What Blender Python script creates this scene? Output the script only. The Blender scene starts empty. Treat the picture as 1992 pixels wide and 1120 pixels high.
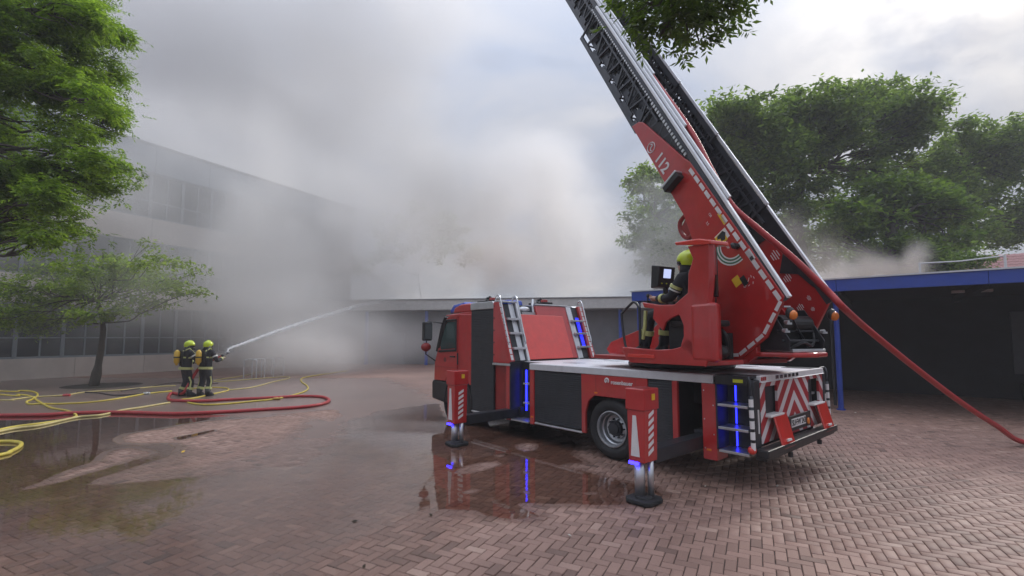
import bpy, bmesh, math, random
import numpy as np
from mathutils import Matrix, Vector
rad = math.radians
random.seed(7)
S = bpy.context.scene
COL = S.collection

# ---------------------------------------------------------------- camera
EYE = 1.85
PITCH = rad(4.5)
FPX = 920.0                                   # focal length in photo pixels (photo is 1992 wide)
cd = bpy.data.cameras.new('camera')
cam = bpy.data.objects.new('camera', cd)
COL.objects.link(cam)
cam.location = (0, 0, EYE)
cam.rotation_euler = (math.pi / 2 + PITCH, 0, 0)
cd.sensor_width = 36.0
cd.lens = 36.0 * FPX / 1992
cd.shift_y = 22.6 / 1992
cd.clip_start = 0.05
cd.clip_end = 2000
S.camera = cam

# ---------------------------------------------------------------- sky and sun (overcast, sun behind thin cloud)
SUN_EL, SUN_AZ = rad(30), rad(44)             # azimuth measured from +Y towards +X
sun_dir = Vector((math.sin(SUN_AZ) * math.cos(SUN_EL), math.cos(SUN_AZ) * math.cos(SUN_EL), math.sin(SUN_EL)))
W = bpy.data.worlds.new('World')
S.world = W
W.use_nodes = True
nt = W.node_tree
for n in list(nt.nodes):
    nt.nodes.remove(n)


def N(tree, kind, **kw):
    n = tree.nodes.new(kind)
    for k, v in kw.items():
        if k.startswith('i_'):
            n.inputs[k[2:].replace('_', ' ')].default_value = v
        else:
            setattr(n, k, v)
    return n


def ramp(tree, stops):
    r = tree.nodes.new('ShaderNodeValToRGB')
    e = r.color_ramp.elements
    while len(e) < len(stops):
        e.new(0.5)
    for k, (p, c) in enumerate(stops):
        e[k].position = p
        e[k].color = (*c, 1) if len(c) == 3 else c
    return r


def math_node(tree, op, a, b=None, c=None, clamp=False):
    m = tree.nodes.new('ShaderNodeMath')
    m.operation = op
    m.use_clamp = clamp
    for k, v in enumerate((a, b, c)):
        if v is None:
            continue
        if isinstance(v, (int, float)):
            m.inputs[k].default_value = v
        else:
            tree.links.new(v, m.inputs[k])
    return m.outputs[0]


L = nt.links.new
tc = N(nt, 'ShaderNodeTexCoord')
sky = N(nt, 'ShaderNodeTexSky', sky_type='NISHITA', sun_disc=False, sun_elevation=SUN_EL, sun_rotation=SUN_AZ,
        altitude=50, air_density=1.0, dust_density=1.0)
bg_sky = N(nt, 'ShaderNodeBackground')
bg_sky.inputs['Strength'].default_value = 0.10
L(sky.outputs[0], bg_sky.inputs['Color'])
sep = N(nt, 'ShaderNodeSeparateXYZ')
L(tc.outputs['Generated'], sep.inputs[0])
zc = math_node(nt, 'MAXIMUM', sep.outputs[2], 0.0)
den = math_node(nt, 'ADD', zc, 0.28)
px_ = math_node(nt, 'DIVIDE', sep.outputs[0], den)
py_ = math_node(nt, 'DIVIDE', sep.outputs[1], den)
comb = N(nt, 'ShaderNodeCombineXYZ')
L(px_, comb.inputs[0]); L(py_, comb.inputs[1])
nz = N(nt, 'ShaderNodeTexNoise', i_Scale=2.2, i_Detail=9.0, i_Roughness=0.5, i_Distortion=0.5)
L(comb.outputs[0], nz.inputs['Vector'])
cr = ramp(nt, [(0.34, (0.44, 0.48, 0.59)), (0.44, (0.54, 0.60, 0.74)), (0.54, (0.64, 0.67, 0.76)), (0.66, (0.80, 0.80, 0.84))])
L(nz.outputs['Fac'], cr.inputs[0])
# glow of the sun through the cloud, broken up by the cloud noise
dt = N(nt, 'ShaderNodeVectorMath', operation='DOT_PRODUCT')
nrm = N(nt, 'ShaderNodeVectorMath', operation='NORMALIZE')
L(tc.outputs['Generated'], nrm.inputs[0])
L(nrm.outputs[0], dt.inputs[0])
dt.inputs[1].default_value = sun_dir
g1 = math_node(nt, 'POWER', math_node(nt, 'MAXIMUM', dt.outputs['Value'], 0.0), 90.0)
nz2 = N(nt, 'ShaderNodeTexNoise', i_Scale=2.6, i_Detail=6.0, i_Roughness=0.55)
L(comb.outputs[0], nz2.inputs['Vector'])
brk = ramp(nt, [(0.38, (0, 0, 0)), (0.60, (1, 1, 1))])
L(nz2.outputs['Fac'], brk.inputs[0])
g2 = math_node(nt, 'MULTIPLY', g1, brk.outputs[0])
mixc = N(nt, 'ShaderNodeMix', data_type='RGBA')
L(g2, mixc.inputs['Factor'])
L(cr.outputs[0], mixc.inputs[6])
mixc.inputs[7].default_value = (1.9, 1.8, 1.62, 1)
bg_cloud = N(nt, 'ShaderNodeBackground')
L(mixc.outputs[2], bg_cloud.inputs['Color'])
# an overcast sky brightens towards the zenith
zb = math_node(nt, 'MULTIPLY_ADD', math_node(nt, 'POWER', zc, 2.5), 1.42, 0.345)
L(zb, bg_cloud.inputs['Strength'])
mx = N(nt, 'ShaderNodeMixShader')
mx.inputs[0].default_value = 0.95
L(bg_sky.outputs[0], mx.inputs[1]); L(bg_cloud.outputs[0], mx.inputs[2])
out = N(nt, 'ShaderNodeOutputWorld')
L(mx.outputs[0], out.inputs['Surface'])

sl = bpy.data.lights.new('sun', 'SUN')
sl.energy = 1.3
sl.angle = rad(14)
sl.color = (1.0, 0.95, 0.88)
sun = bpy.data.objects.new('sun', sl)
COL.objects.link(sun)
sun.rotation_euler = (-sun_dir).to_track_quat('-Z', 'Y').to_euler()

S.view_settings.view_transform = 'Standard'
S.view_settings.look = 'None'
S.view_settings.exposure = 0.82
S.view_settings.gamma = 1.0
S.view_settings.use_curve_mapping = False
S.render.engine = 'CYCLES'
S.cycles.use_denoising = True
S.cycles.max_bounces = 9
S.cycles.diffuse_bounces = 3
S.cycles.glossy_bounces = 3
S.cycles.transmission_bounces = 4
S.cycles.volume_bounces = 5
S.cycles.transparent_max_bounces = 16
S.cycles.volume_step_rate = 1.0
S.cycles.volume_max_steps = 256
S.cycles.caustics_reflective = False
S.cycles.caustics_refractive = False

# ---------------------------------------------------------------- helpers: measuring
CY = 655.0 - FPX * math.tan(PITCH)


def view_ray(x, y):
    a = (x - 996.0) / FPX
    b = (CY - y) / FPX
    return Vector((a, math.cos(PITCH) - b * math.sin(PITCH), math.sin(PITCH) + b * math.cos(PITCH)))


def at(x, y, Y):
    """The place seen at photo pixel (x, y) that stands Y metres away."""
    r = view_ray(x, y)
    return Vector((0, 0, EYE)) + r * (Y / r.y)


def ground(x, y, z=0.0):
    """The place on the ground seen at photo pixel (x, y)."""
    r = view_ray(x, y)
    return Vector((0, 0, EYE)) + r * ((z - EYE) / r.z)


# ---------------------------------------------------------------- helpers: objects
def tag(o, label=None, cat=None, group=None, kind=None):
    if label: o['label'] = label
    if cat: o['category'] = cat
    if group: o['group'] = group
    if kind: o['kind'] = kind
    return o


def empty(name, M=None, label=None, cat=None, group=None):
    o = bpy.data.objects.new(name, None)
    COL.objects.link(o)
    o.empty_display_size = 0.3
    if M is not None:
        o.matrix_world = M if isinstance(M, Matrix) else Matrix.Translation(M)
    return tag(o, label, cat, group)


def link(o, parent=None, M=None):
    COL.objects.link(o)
    if parent is not None:
        o.parent = parent
    if M is not None:
        o.matrix_basis = M
    return o


class MB:
    """Collects shapes and links them as one mesh object."""
    def __init__(self):
        self.v, self.f, self.m, self.mi = [], [], [], 0

    def mat(self, i):
        self.mi = i
        return self

    def add(self, vs, fs):
        o = len(self.v)
        self.v += [tuple(p) for p in vs]
        for f in fs:
            self.f.append([o + i for i in f])
            self.m.append(self.mi)
        return self

    def box(self, x0, x1, y0, y1, z0, z1):
        vs = [(x, y, z) for z in (z0, z1) for y in (y0, y1) for x in (x0, x1)]
        return self.add(vs, [(0, 2, 3, 1), (4, 5, 7, 6), (0, 1, 5, 4), (2, 6, 7, 3), (0, 4, 6, 2), (1, 3, 7, 5)])

    def prism(self, poly, lo, hi, plane='xz'):
        """poly in two axes, extruded along the third."""
        def P(a, b, c):
            return {'xz': (a, c, b), 'xy': (a, b, c), 'yz': (c, a, b)}[plane]
        n = len(poly)
        vs = [P(a, b, lo) for a, b in poly] + [P(a, b, hi) for a, b in poly]
        fs = [tuple(range(n)), tuple(range(2 * n - 1, n - 1, -1))]
        fs += [(i, (i + 1) % n, n + (i + 1) % n, n + i) for i in range(n)]
        return self.add(vs, fs)

    def tube(self, pts, r, n=8, closed=False, caps=True):
        pts = [Vector(p) for p in pts]
        k = len(pts)
        rs = r if isinstance(r, (list, tuple)) else [r] * k
        up = None
        vs = []
        for i, p in enumerate(pts):
            if closed:
                t = pts[(i + 1) % k] - pts[i - 1]
            else:
                t = pts[min(i + 1, k - 1)] - pts[max(i - 1, 0)]
            t.normalize()
            if up is None:
                up = Vector((0, 0, 1)) if abs(t.z) < 0.95 else Vector((1, 0, 0))
            s = t.cross(up)
            if s.length < 1e-6:
                s = t.cross(Vector((1, 0, 0)))
            s.normalize()
            up = s.cross(t)
            for j in range(n):
                a = 2 * math.pi * (j + 0.5) / n
                vs.append(p + (s * math.cos(a) + up * math.sin(a)) * rs[i])
        fs = []
        for i in range(k if closed else k - 1):
            a, b = i * n, ((i + 1) % k) * n
            fs += [(a + j, a + (j + 1) % n, b + (j + 1) % n, b + j) for j in range(n)]
        if caps and not closed:
            fs += [tuple(range(n - 1, -1, -1)), tuple((k - 1) * n + j for j in range(n))]
        return self.add(vs, fs)

    def cyl(self, p0, p1, r, n=16, r2=None):
        return self.tube([p0, p1], [r, r if r2 is None else r2], n)

    def lathe(self, prof, n=24, axis='y', c=(0, 0, 0), closed=False, caps=True):
        """prof: (radius, height) pairs round an axis."""
        vs, k = [], len(prof)
        for r, h in prof:
            for j in range(n):
                a = 2 * math.pi * j / n
                u, w = r * math.cos(a), r * math.sin(a)
                q = {'x': (h, u, w), 'y': (u, h, w), 'z': (u, w, h)}[axis]
                vs.append((q[0] + c[0], q[1] + c[1], q[2] + c[2]))
        fs = []
        for i in range(k if closed else k - 1):
            a, b = i * n, ((i + 1) % k) * n
            fs += [(a + j, a + (j + 1) % n, b + (j + 1) % n, b + j) for j in range(n)]
        if not closed and caps:
            fs += [tuple(range(n)), tuple((k - 1) * n + j for j in range(n))]
        return self.add(vs, fs)

    def ell(self, c, r, n=12, k=8):
        vs, fs = [], []
        for i in range(k + 1):
            t = math.pi * i / k
            for j in range(n):
                a = 2 * math.pi * j / n
                vs.append((c[0] + r[0] * math.sin(t) * math.cos(a), c[1] + r[1] * math.sin(t) * math.sin(a), c[2] + r[2] * math.cos(t)))
        for i in range(k):
            for j in range(n):
                fs.append((i * n + j, i * n + (j + 1) % n, (i + 1) * n + (j + 1) % n, (i + 1) * n + j))
        return self.add(vs, fs)

    def build(self, name, mats, parent=None, M=None, smooth=False, bevel=0.0, pre=None):
        me = bpy.data.meshes.new(name)
        vs = self.v if pre is None else [tuple(pre @ Vector(p)) for p in self.v]
        me.from_pydata(vs, [], self.f)
        mats = mats if isinstance(mats, (list, tuple)) else [mats]
        for m in mats:
            me.materials.append(m)
        if len(mats) > 1:
            me.polygons.foreach_set('material_index', self.m)
        bm = bmesh.new()
        bm.from_mesh(me)
        bmesh.ops.remove_doubles(bm, verts=bm.verts, dist=1e-6)
        bmesh.ops.recalc_face_normals(bm, faces=bm.faces)
        bm.to_mesh(me)
        bm.free()
        if smooth:
            me.polygons.foreach_set('use_smooth', [True] * len(me.polygons))
        o = bpy.data.objects.new(name, me)
        link(o, parent, M)
        if bevel:
            b = o.modifiers.new('edge', 'BEVEL')
            b.width = bevel
            b.segments = 2
            b.limit_method = 'ANGLE'
            b.angle_limit = rad(40)
        return o


def smooth_path(pts, per=6, closed=False):
    """Catmull-Rom through points."""
    P = [Vector(p) for p in pts]
    n = len(P)
    out_ = []
    for i in range(n if closed else n - 1):
        if closed:
            a, b, c, d = P[i - 1], P[i], P[(i + 1) % n], P[(i + 2) % n]
        else:
            a, b, c, d = P[max(i - 1, 0)], P[i], P[i + 1], P[min(i + 2, n - 1)]
        for k in range(per):
            t = k / per
            out_.append(0.5 * ((2 * b) + (c - a) * t + (2 * a - 5 * b + 4 * c - d) * t * t + (3 * b - a - 3 * c + d) * t ** 3))
    if not closed:
        out_.append(P[-1])
    return out_


def lettering(body, size, mat, parent, M, name='lettering', extrude=0.001, align='CENTER', bold=0.0):
    c = bpy.data.curves.new(name, 'FONT')
    c.body = body
    c.size = size
    c.extrude = extrude
    c.offset = bold
    c.align_x = align
    c.align_y = 'CENTER'
    c.materials.append(mat)
    tmp = bpy.data.objects.new(name, c)
    COL.objects.link(tmp)
    me = bpy.data.meshes.new_from_object(tmp.evaluated_get(bpy.context.evaluated_depsgraph_get()))
    bpy.data.objects.remove(tmp)
    bpy.data.curves.remove(c)
    me.materials.clear()
    me.materials.append(mat)
    o = bpy.data.objects.new(name, me)
    return link(o, parent, M)


# ---------------------------------------------------------------- helpers: materials
MATS = {}


def principled(name, col, rough=0.5, metal=0.0, coat=0.0, spec=0.5, var=0.0, vscale=6.0, bump=0.0, bscale=60.0, dirt=0.0, dirt_col=(0.12, 0.10, 0.085)):
    m = bpy.data.materials.new(name)
    m.use_nodes = True
    t = m.node_tree
    b = t.nodes['Principled BSDF']
    b.inputs['Base Color'].default_value = (*col, 1)
    b.inputs['Roughness'].default_value = rough
    b.inputs['Metallic'].default_value = metal
    b.inputs['Specular IOR Level'].default_value = spec
    if coat:
        b.inputs['Coat Weight'].default_value = coat
        b.inputs['Coat Roughness'].default_value = 0.08
    co = N(t, 'ShaderNodeTexCoord')
    last = None
    if var:
        nz = N(t, 'ShaderNodeTexNoise', i_Scale=vscale, i_Detail=5.0, i_Roughness=0.6)
        t.links.new(co.outputs['Object'], nz.inputs['Vector'])
        r = ramp(t, [(0.3, tuple(c * (1 - var) for c in col)), (0.7, tuple(min(1, c * (1 + var)) for c in col))])
        t.links.new(nz.outputs['Fac'], r.inputs[0])
        last = r.outputs[0]
        rr = math_node(t, 'MULTIPLY_ADD', nz.outputs['Fac'], 0.25 * max(rough, 0.3), rough * 0.85)
        t.links.new(rr, b.inputs['Roughness'])
    if dirt:
        nd = N(t, 'ShaderNodeTexNoise', i_Scale=3.3, i_Detail=8.0, i_Roughness=0.7)
        mp = N(t, 'ShaderNodeMapping')
        mp.inputs['Scale'].default_value = (1, 1, 0.35)
        t.links.new(co.outputs['Object'], mp.inputs[0])
        t.links.new(mp.outputs[0], nd.inputs['Vector'])
        dm = ramp(t, [(0.52, (0, 0, 0)), (0.78, (dirt, dirt, dirt))])
        t.links.new(nd.outputs['Fac'], dm.inputs[0])
        mc = N(t, 'ShaderNodeMix', data_type='RGBA')
        t.links.new(dm.outputs[0], mc.inputs['Factor'])
        if last is not None:
            t.links.new(last, mc.inputs[6])
        else:
            mc.inputs[6].default_value = (*col, 1)
        mc.inputs[7].default_value = (*dirt_col, 1)
        last = mc.outputs[2]
    if last is not None:
        t.links.new(last, b.inputs['Base Color'])
    if bump:
        nb = N(t, 'ShaderNodeTexNoise', i_Scale=bscale, i_Detail=4.0)
        t.links.new(co.outputs['Object'], nb.inputs['Vector'])
        bp = N(t, 'ShaderNodeBump')
        bp.inputs['Strength'].default_value = bump
        bp.inputs['Distance'].default_value = 0.01
        t.links.new(nb.outputs['Fac'], bp.inputs['Height'])
        t.links.new(bp.outputs[0], b.inputs['Normal'])
    MATS[name] = m
    return m


def emit(name, col, strength):
    m = bpy.data.materials.new(name)
    m.use_nodes = True
    b = m.node_tree.nodes['Principled BSDF']
    b.inputs['Base Color'].default_value = (*[c * 0.3 for c in col], 1)
    b.inputs['Emission Color'].default_value = (*col, 1)
    b.inputs['Emission Strength'].default_value = strength
    b.inputs['Roughness'].default_value = 0.2
    return m


RED = principled('red_paint', (0.44, 0.019, 0.019), 0.34, coat=0.75, var=0.10, dirt=0.34, dirt_col=(0.16, 0.11, 0.09))
RED_FLAP = principled('red_flap_paint', (0.66, 0.035, 0.022), 0.3, coat=1.0, var=0.08, dirt=0.1)
RED_DARK = principled('dark_red_inner_paint', (0.26, 0.015, 0.013), 0.45, var=0.15, dirt=0.3)
ALU = principled('aluminium', (0.62, 0.63, 0.65), 0.38, 0.9, var=0.08, dirt=0.2)
CHROME = principled('polished_steel', (0.72, 0.73, 0.75), 0.16, 1.0, var=0.05)
DECK = principled('white_deck_coating', (0.74, 0.745, 0.77), 0.42, 0.0, var=0.06, vscale=3, bump=0.25, bscale=90, dirt=0.4, dirt_col=(0.35, 0.34, 0.34))
BLACK = principled('black_plastic', (0.012, 0.013, 0.015), 0.45, var=0.2, dirt=0.15)
STEEL_DARK = principled('dark_steel', (0.030, 0.033, 0.040), 0.4, 0.3, var=0.25, dirt=0.2)
LATTICE = principled('ladder_grey', (0.062, 0.068, 0.082), 0.42, 0.35, var=0.2, dirt=0.25)
RUBBER = principled('rubber', (0.014, 0.014, 0.015), 0.75, var=0.3, bump=0.3, bscale=40, dirt=0.45, dirt_col=(0.09, 0.075, 0.065))
WHITE = principled('reflective_white', (0.72, 0.70, 0.70), 0.45, var=0.06, dirt=0.2)
YELLOW = principled('yellow_print', (0.72, 0.46, 0.02), 0.5, var=0.06)
GREEN_YELLOW = principled('lime_print', (0.55, 0.58, 0.03), 0.58)
BLUE_GLASS = principled('blue_beacon_glass', (0.03, 0.075, 0.45), 0.15, coat=0.4)
LED_GROUND = emit('blue_ground_light', (0.02, 0.015, 1.0), 6.0)
LED = emit('blue_led', (0.015, 0.02, 1.0), 3.2)
LED_SOFT = emit('blue_led_lit_strip', (0.015, 0.02, 0.9), 1.0)
AMBER = principled('amber_glass', (0.75, 0.20, 0.02), 0.2, coat=0.3)
DECK_EDGE = principled('deck_edge_strip', (0.62, 0.63, 0.65), 0.4, 0.25, var=0.06, dirt=0.3)
RIM = principled('rim_paint', (0.42, 0.43, 0.45), 0.35, 0.75, var=0.15, dirt=0.35)
SCREEN = emit('lit_screen', (0.35, 0.40, 0.62), 0.9)


def shutter_mat():
    m = principled('dark_roller_shutter', (0.030, 0.034, 0.040), 0.42, 0.25, var=0.15, dirt=0.12)
    t = m.node_tree
    co = N(t, 'ShaderNodeTexCoord')
    w = N(t, 'ShaderNodeTexWave', wave_type='BANDS', bands_direction='Z', wave_profile='SIN', i_Scale=9.0)
    t.links.new(co.outputs['Object'], w.inputs['Vector'])
    bp = N(t, 'ShaderNodeBump')
    bp.inputs['Strength'].default_value = 0.6
    bp.inputs['Distance'].default_value = 0.006
    t.links.new(w.outputs['Fac'], bp.inputs['Height'])
    t.links.new(bp.outputs[0], t.nodes['Principled BSDF'].inputs['Normal'])
    return m


SHUTTER = shutter_mat()


def glass_mat(name, col, rough=0.05):
    m = bpy.data.materials.new(name)
    m.use_nodes = True
    t = m.node_tree
    b = t.nodes['Principled BSDF']
    b.inputs['Base Color'].default_value = (*col, 1)
    b.inputs['Roughness'].default_value = rough
    b.inputs['Specular IOR Level'].default_value = 0.7
    b.inputs['Coat Weight'].default_value = 0.5
    return m


GLASS = glass_mat('tinted_glass', (0.04, 0.07, 0.065))
PANE = glass_mat('school_window_glass', (0.035, 0.042, 0.05), 0.06)


def chevron_mat():
    m = principled('chevron_board', (0.40, 0.03, 0.035), 0.45)
    t = m.node_tree
    co = N(t, 'ShaderNodeTexCoord')
    s = N(t, 'ShaderNodeSeparateXYZ')
    t.links.new(co.outputs['Object'], s.inputs[0])
    a = math_node(t, 'ABSOLUTE', math_node(t, 'ADD', s.outputs[1], 1.34))
    q = math_node(t, 'MULTIPLY_ADD', a, 0.95, s.outputs[2])
    f = math_node(t, 'FRACT', math_node(t, 'DIVIDE', math_node(t, 'ADD', q, -1.0 + 2.9), 0.29))
    k = math_node(t, 'LESS_THAN', f, 0.44)
    mc = N(t, 'ShaderNodeMix', data_type='RGBA')
    t.links.new(k, mc.inputs['Factor'])
    mc.inputs[6].default_value = (0.38, 0.022, 0.03, 1)
    mc.inputs[7].default_value = (0.66, 0.62, 0.63, 1)
    t.links.new(mc.outputs[2], t.nodes['Principled BSDF'].inputs['Base Color'])
    return m


CHEVRON = chevron_mat()


def leaf_mat(name, dark, light, trans=0.35):
    m = bpy.data.materials.new(name)
    m.use_nodes = True
    t = m.node_tree
    for n in list(t.nodes):
        t.nodes.remove(n)
    g = N(t, 'ShaderNodeNewGeometry')
    r = ramp(t, [(0.0, dark), (0.75, light), (1.0, tuple(c * 1.25 for c in light))])
    t.links.new(g.outputs['Random Per Island'], r.inputs[0])
    d = N(t, 'ShaderNodeBsdfPrincipled')
    d.inputs['Roughness'].default_value = 0.5
    t.links.new(r.outputs[0], d.inputs['Base Color'])
    tr = N(t, 'ShaderNodeBsdfTranslucent')
    hs = N(t, 'ShaderNodeMix', data_type='RGBA', blend_type='MULTIPLY')
    hs.inputs['Factor'].default_value = 1.0
    t.links.new(r.outputs[0], hs.inputs[6])
    hs.inputs[7].default_value = (2.2, 2.3, 0.95, 1)
    t.links.new(hs.outputs[2], tr.inputs['Color'])
    mx = N(t, 'ShaderNodeMixShader')
    mx.inputs[0].default_value = trans
    t.links.new(d.outputs[0], mx.inputs[1])
    t.links.new(tr.outputs[0], mx.inputs[2])
    o = N(t, 'ShaderNodeOutputMaterial')
    t.links.new(mx.outputs[0], o.inputs['Surface'])
    return m


LEAF_NEAR = leaf_mat('leaf_near', (0.055, 0.105, 0.018), (0.14, 0.205, 0.038), 0.58)
LEAF_SMALL = leaf_mat('leaf_small_tree', (0.05, 0.095, 0.022), (0.12, 0.175, 0.045), 0.58)
LEAF_LIGHT = leaf_mat('leaf_light', (0.075, 0.12, 0.025), (0.15, 0.20, 0.05), 0.6)
LEAF_FAR = leaf_mat('leaf_far', (0.045, 0.080, 0.030), (0.13, 0.18, 0.060), 0.55)
LEAF_ASH = leaf_mat('leaf_ash', (0.020, 0.038, 0.012), (0.055, 0.085, 0.02), 0.45)
BARK = principled('bark', (0.055, 0.045, 0.036), 0.85, var=0.35, vscale=9, bump=0.8, bscale=30)

# ---------------------------------------------------------------- ground: herringbone brick paving
def brick_mat():
    m = bpy.data.materials.new('paving_brick')
    m.use_nodes = True
    t = m.node_tree
    b = t.nodes['Principled BSDF']
    g = N(t, 'ShaderNodeNewGeometry')
    oi = N(t, 'ShaderNodeObjectInfo')
    rnd = math_node(t, 'FRACT', math_node(t, 'ADD', g.outputs['Random Per Island'], oi.outputs['Random']))
    r = ramp(t, [(0.0, (0.150, 0.092, 0.072)), (0.05, (0.232, 0.142, 0.112)), (0.5, (0.278, 0.172, 0.136)), (0.94, (0.320, 0.200, 0.160)), (1.0, (0.38, 0.26, 0.21))])
    t.links.new(rnd, r.inputs[0])
    nz = N(t, 'ShaderNodeTexNoise', i_Scale=0.55, i_Detail=6.0, i_Roughness=0.6)
    t.links.new(g.outputs['Position'], nz.inputs['Vector'])
    r2 = ramp(t, [(0.30, (0.66, 0.64, 0.62)), (0.44, (0.92, 0.91, 0.90)), (0.70, (1.12, 1.10, 1.08))])
    t.links.new(nz.outputs['Fac'], r2.inputs[0])
    fine = N(t, 'ShaderNodeTexNoise', i_Scale=160.0, i_Detail=3.0, i_Roughness=0.7)
    t.links.new(g.outputs['Position'], fine.inputs['Vector'])
    r3 = ramp(t, [(0.3, (0.80, 0.80, 0.80)), (0.7, (1.15, 1.15, 1.15))])
    t.links.new(fine.outputs['Fac'], r3.inputs[0])
    m1 = N(t, 'ShaderNodeMix', data_type='RGBA', blend_type='MULTIPLY')
    m1.inputs['Factor'].default_value = 1.0
    t.links.new(r.outputs[0], m1.inputs[6]); t.links.new(r2.outputs[0], m1.inputs[7])
    m2 = N(t, 'ShaderNodeMix', data_type='RGBA', blend_type='MULTIPLY')
    m2.inputs['Factor'].default_value = 1.0
    t.links.new(m1.outputs[2], m2.inputs[6]); t.links.new(r3.outputs[0], m2.inputs[7])
    t.links.new(m2.outputs[2], b.inputs['Base Color'])
    rg = math_node(t, 'MULTIPLY_ADD', nz.outputs['Fac'], 0.25, 0.52)
    t.links.new(rg, b.inputs['Roughness'])
    bp = N(t, 'ShaderNodeBump')
    bp.inputs['Strength'].default_value = 0.35
    bp.inputs['Distance'].default_value = 0.002
    t.links.new(fine.outputs['Fac'], bp.inputs['Height'])
    t.links.new(bp.outputs[0], b.inputs['Normal'])
    return m


BRICK = brick_mat()
SAND = principled('joint_sand', (0.080, 0.058, 0.050), 0.9, var=0.3, vscale=30)


def far_ground_mat():
    m = principled('ground_paving', (0.262, 0.162, 0.130), 0.6, var=0.2, vscale=0.5)
    return m


GROUND = far_ground_mat()
JZ = -0.012
gb = MB()
gb.box(-400, 400, -120, 900, JZ - 0.1, JZ)
ground_o = gb.build('ground', SAND)
tag(ground_o, kind='structure')

BA = rad(-27)
BL_, BW_ = 0.186, 0.093
rng = np.random.default_rng(3)


def herringbone(ymin, ymax):
    out_ = []
    c, s = math.cos(BA), math.sin(BA)
    lim = int(ymax * 2.2 / BW_)
    I, J = np.meshgrid(np.arange(-lim, lim), np.arange(-lim, lim), indexing='ij')
    I, J = I.ravel(), J.ravel()
    md = (I - J) % 4
    H = md == 0
    V = md == 2
    cx = np.concatenate([(I[H] + 1.0), (I[V] + 0.5)]) * BW_
    cy = np.concatenate([(J[H] + 0.5), J[V] * 1.0]) * BW_
    vert = np.concatenate([np.zeros(H.sum(), bool), np.ones(V.sum(), bool)])
    x = cx * c - cy * s
    y = cx * s + cy * c
    keep = (y > ymin) & (y < ymax) & (np.abs(x) < 1.16 * y + 1.2)
    return x[keep], y[keep], vert[keep]


bx, by, bv = herringbone(2.2, 17.0)
nb = len(bx)
bz = rng.normal(0, 0.0011, nb)
# gentle settling of the paving
bz += 0.0022 * np.sin(bx * 1.1 + 0.7 * np.sin(by * 0.8)) * np.cos(by * 0.9 + 0.6 * bx) + 0.0012 * np.sin(bx * 3.1 + by * 2.3)
sunk = rng.random(nb) < 0.02
bz -= np.where(sunk, rng.uniform(0.002, 0.005, nb), 0)
tiltx = rng.normal(0, 0.007, nb)
tilty = rng.normal(0, 0.010, nb)
yaw = rng.normal(0, 0.010, nb) + BA + np.where(bv, math.pi / 2, 0)
hx, hy, ch = BL_ / 2 - 0.0035, BW_ / 2 - 0.0035, 0.0045
tmpl = []
for (ax, ay, z) in ((hx - ch, hy - ch, 0.0), (hx, hy, -ch), (hx, hy, JZ - 0.01)):
    for sx, sy in ((1, 1), (-1, 1), (-1, -1), (1, -1)):
        tmpl.append((sx * ax, sy * ay, z))
tmpl = np.array(tmpl)
tf = [(0, 1, 2, 3)]
for a in (0, 4):
    for j in range(4):
        k = (j + 1) % 4
        tf.append((a + 4 + j, a + 4 + k, a + k, a + j))
tf = np.array([list(f) for f in tf])
# the 300 bricks that show largest: nearest to the camera and inside the frame
d2 = bx ** 2 + by ** 2 + EYE ** 2
infr = np.zeros(nb, bool)
for i in np.argsort(d2)[:4000]:
    yc = by[i] * math.cos(PITCH) - EYE * math.sin(PITCH)
    zc_ = -by[i] * math.sin(PITCH) - EYE * math.cos(PITCH)
    if yc > 0.1:
        u, v = 996 + FPX * bx[i] / yc, CY - FPX * zc_ / yc
        infr[i] = 0 < u < 1992 and v < 1116
order = [i for i in np.argsort(d2) if infr[i]][:300]
single = np.zeros(nb, bool)
single[order] = True
brick_me = bpy.data.meshes.new('brick')
brick_me.from_pydata([tuple(p) for p in tmpl], [], [tuple(f) for f in tf])
brick_me.materials.append(BRICK)
for i in order:
    o = bpy.data.objects.new('brick', brick_me)
    o.location = (bx[i], by[i], bz[i])
    o.rotation_euler = (tiltx[i], tilty[i], yaw[i])
    link(o, ground_o)
rest = np.where(~single)[0]
cyw, syw = np.cos(yaw[rest])[:, None], np.sin(yaw[rest])[:, None]
tx, ty, tz = tmpl[None, :, 0], tmpl[None, :, 1], tmpl[None, :, 2]
X = tx * cyw - ty * syw + bx[rest][:, None]
Y = tx * syw + ty * cyw + by[rest][:, None]
Z = tz + bz[rest][:, None] - tx * np.sin(tilty[rest])[:, None] + ty * np.sin(tiltx[rest])[:, None]


def mesh_np(name, V, F, mat, parent=None, M=None):
    """Mesh from arrays: V (n,3), F (m,k)."""
    me = bpy.data.meshes.new(name)
    me.vertices.add(len(V))
    me.vertices.foreach_set('co', np.asarray(V, np.float32).ravel())
    k = F.shape[1]
    me.loops.add(F.size)
    me.loops.foreach_set('vertex_index', F.astype(np.int32).ravel())
    me.polygons.add(len(F))
    me.polygons.foreach_set('loop_start', np.arange(0, F.size, k, dtype=np.int32))
    me.update(calc_edges=True)
    me.materials.append(mat)
    o = bpy.data.objects.new(name, me)
    return link(o, parent, M)


V = np.stack([X, Y, Z], -1).reshape(-1, 3)
F = (tf[None] + (np.arange(len(rest)) * 12)[:, None, None]).reshape(-1, 4)
pb = mesh_np('paving_bricks', V, F, BRICK, ground_o)
tag(pb, kind='stuff')
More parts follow.
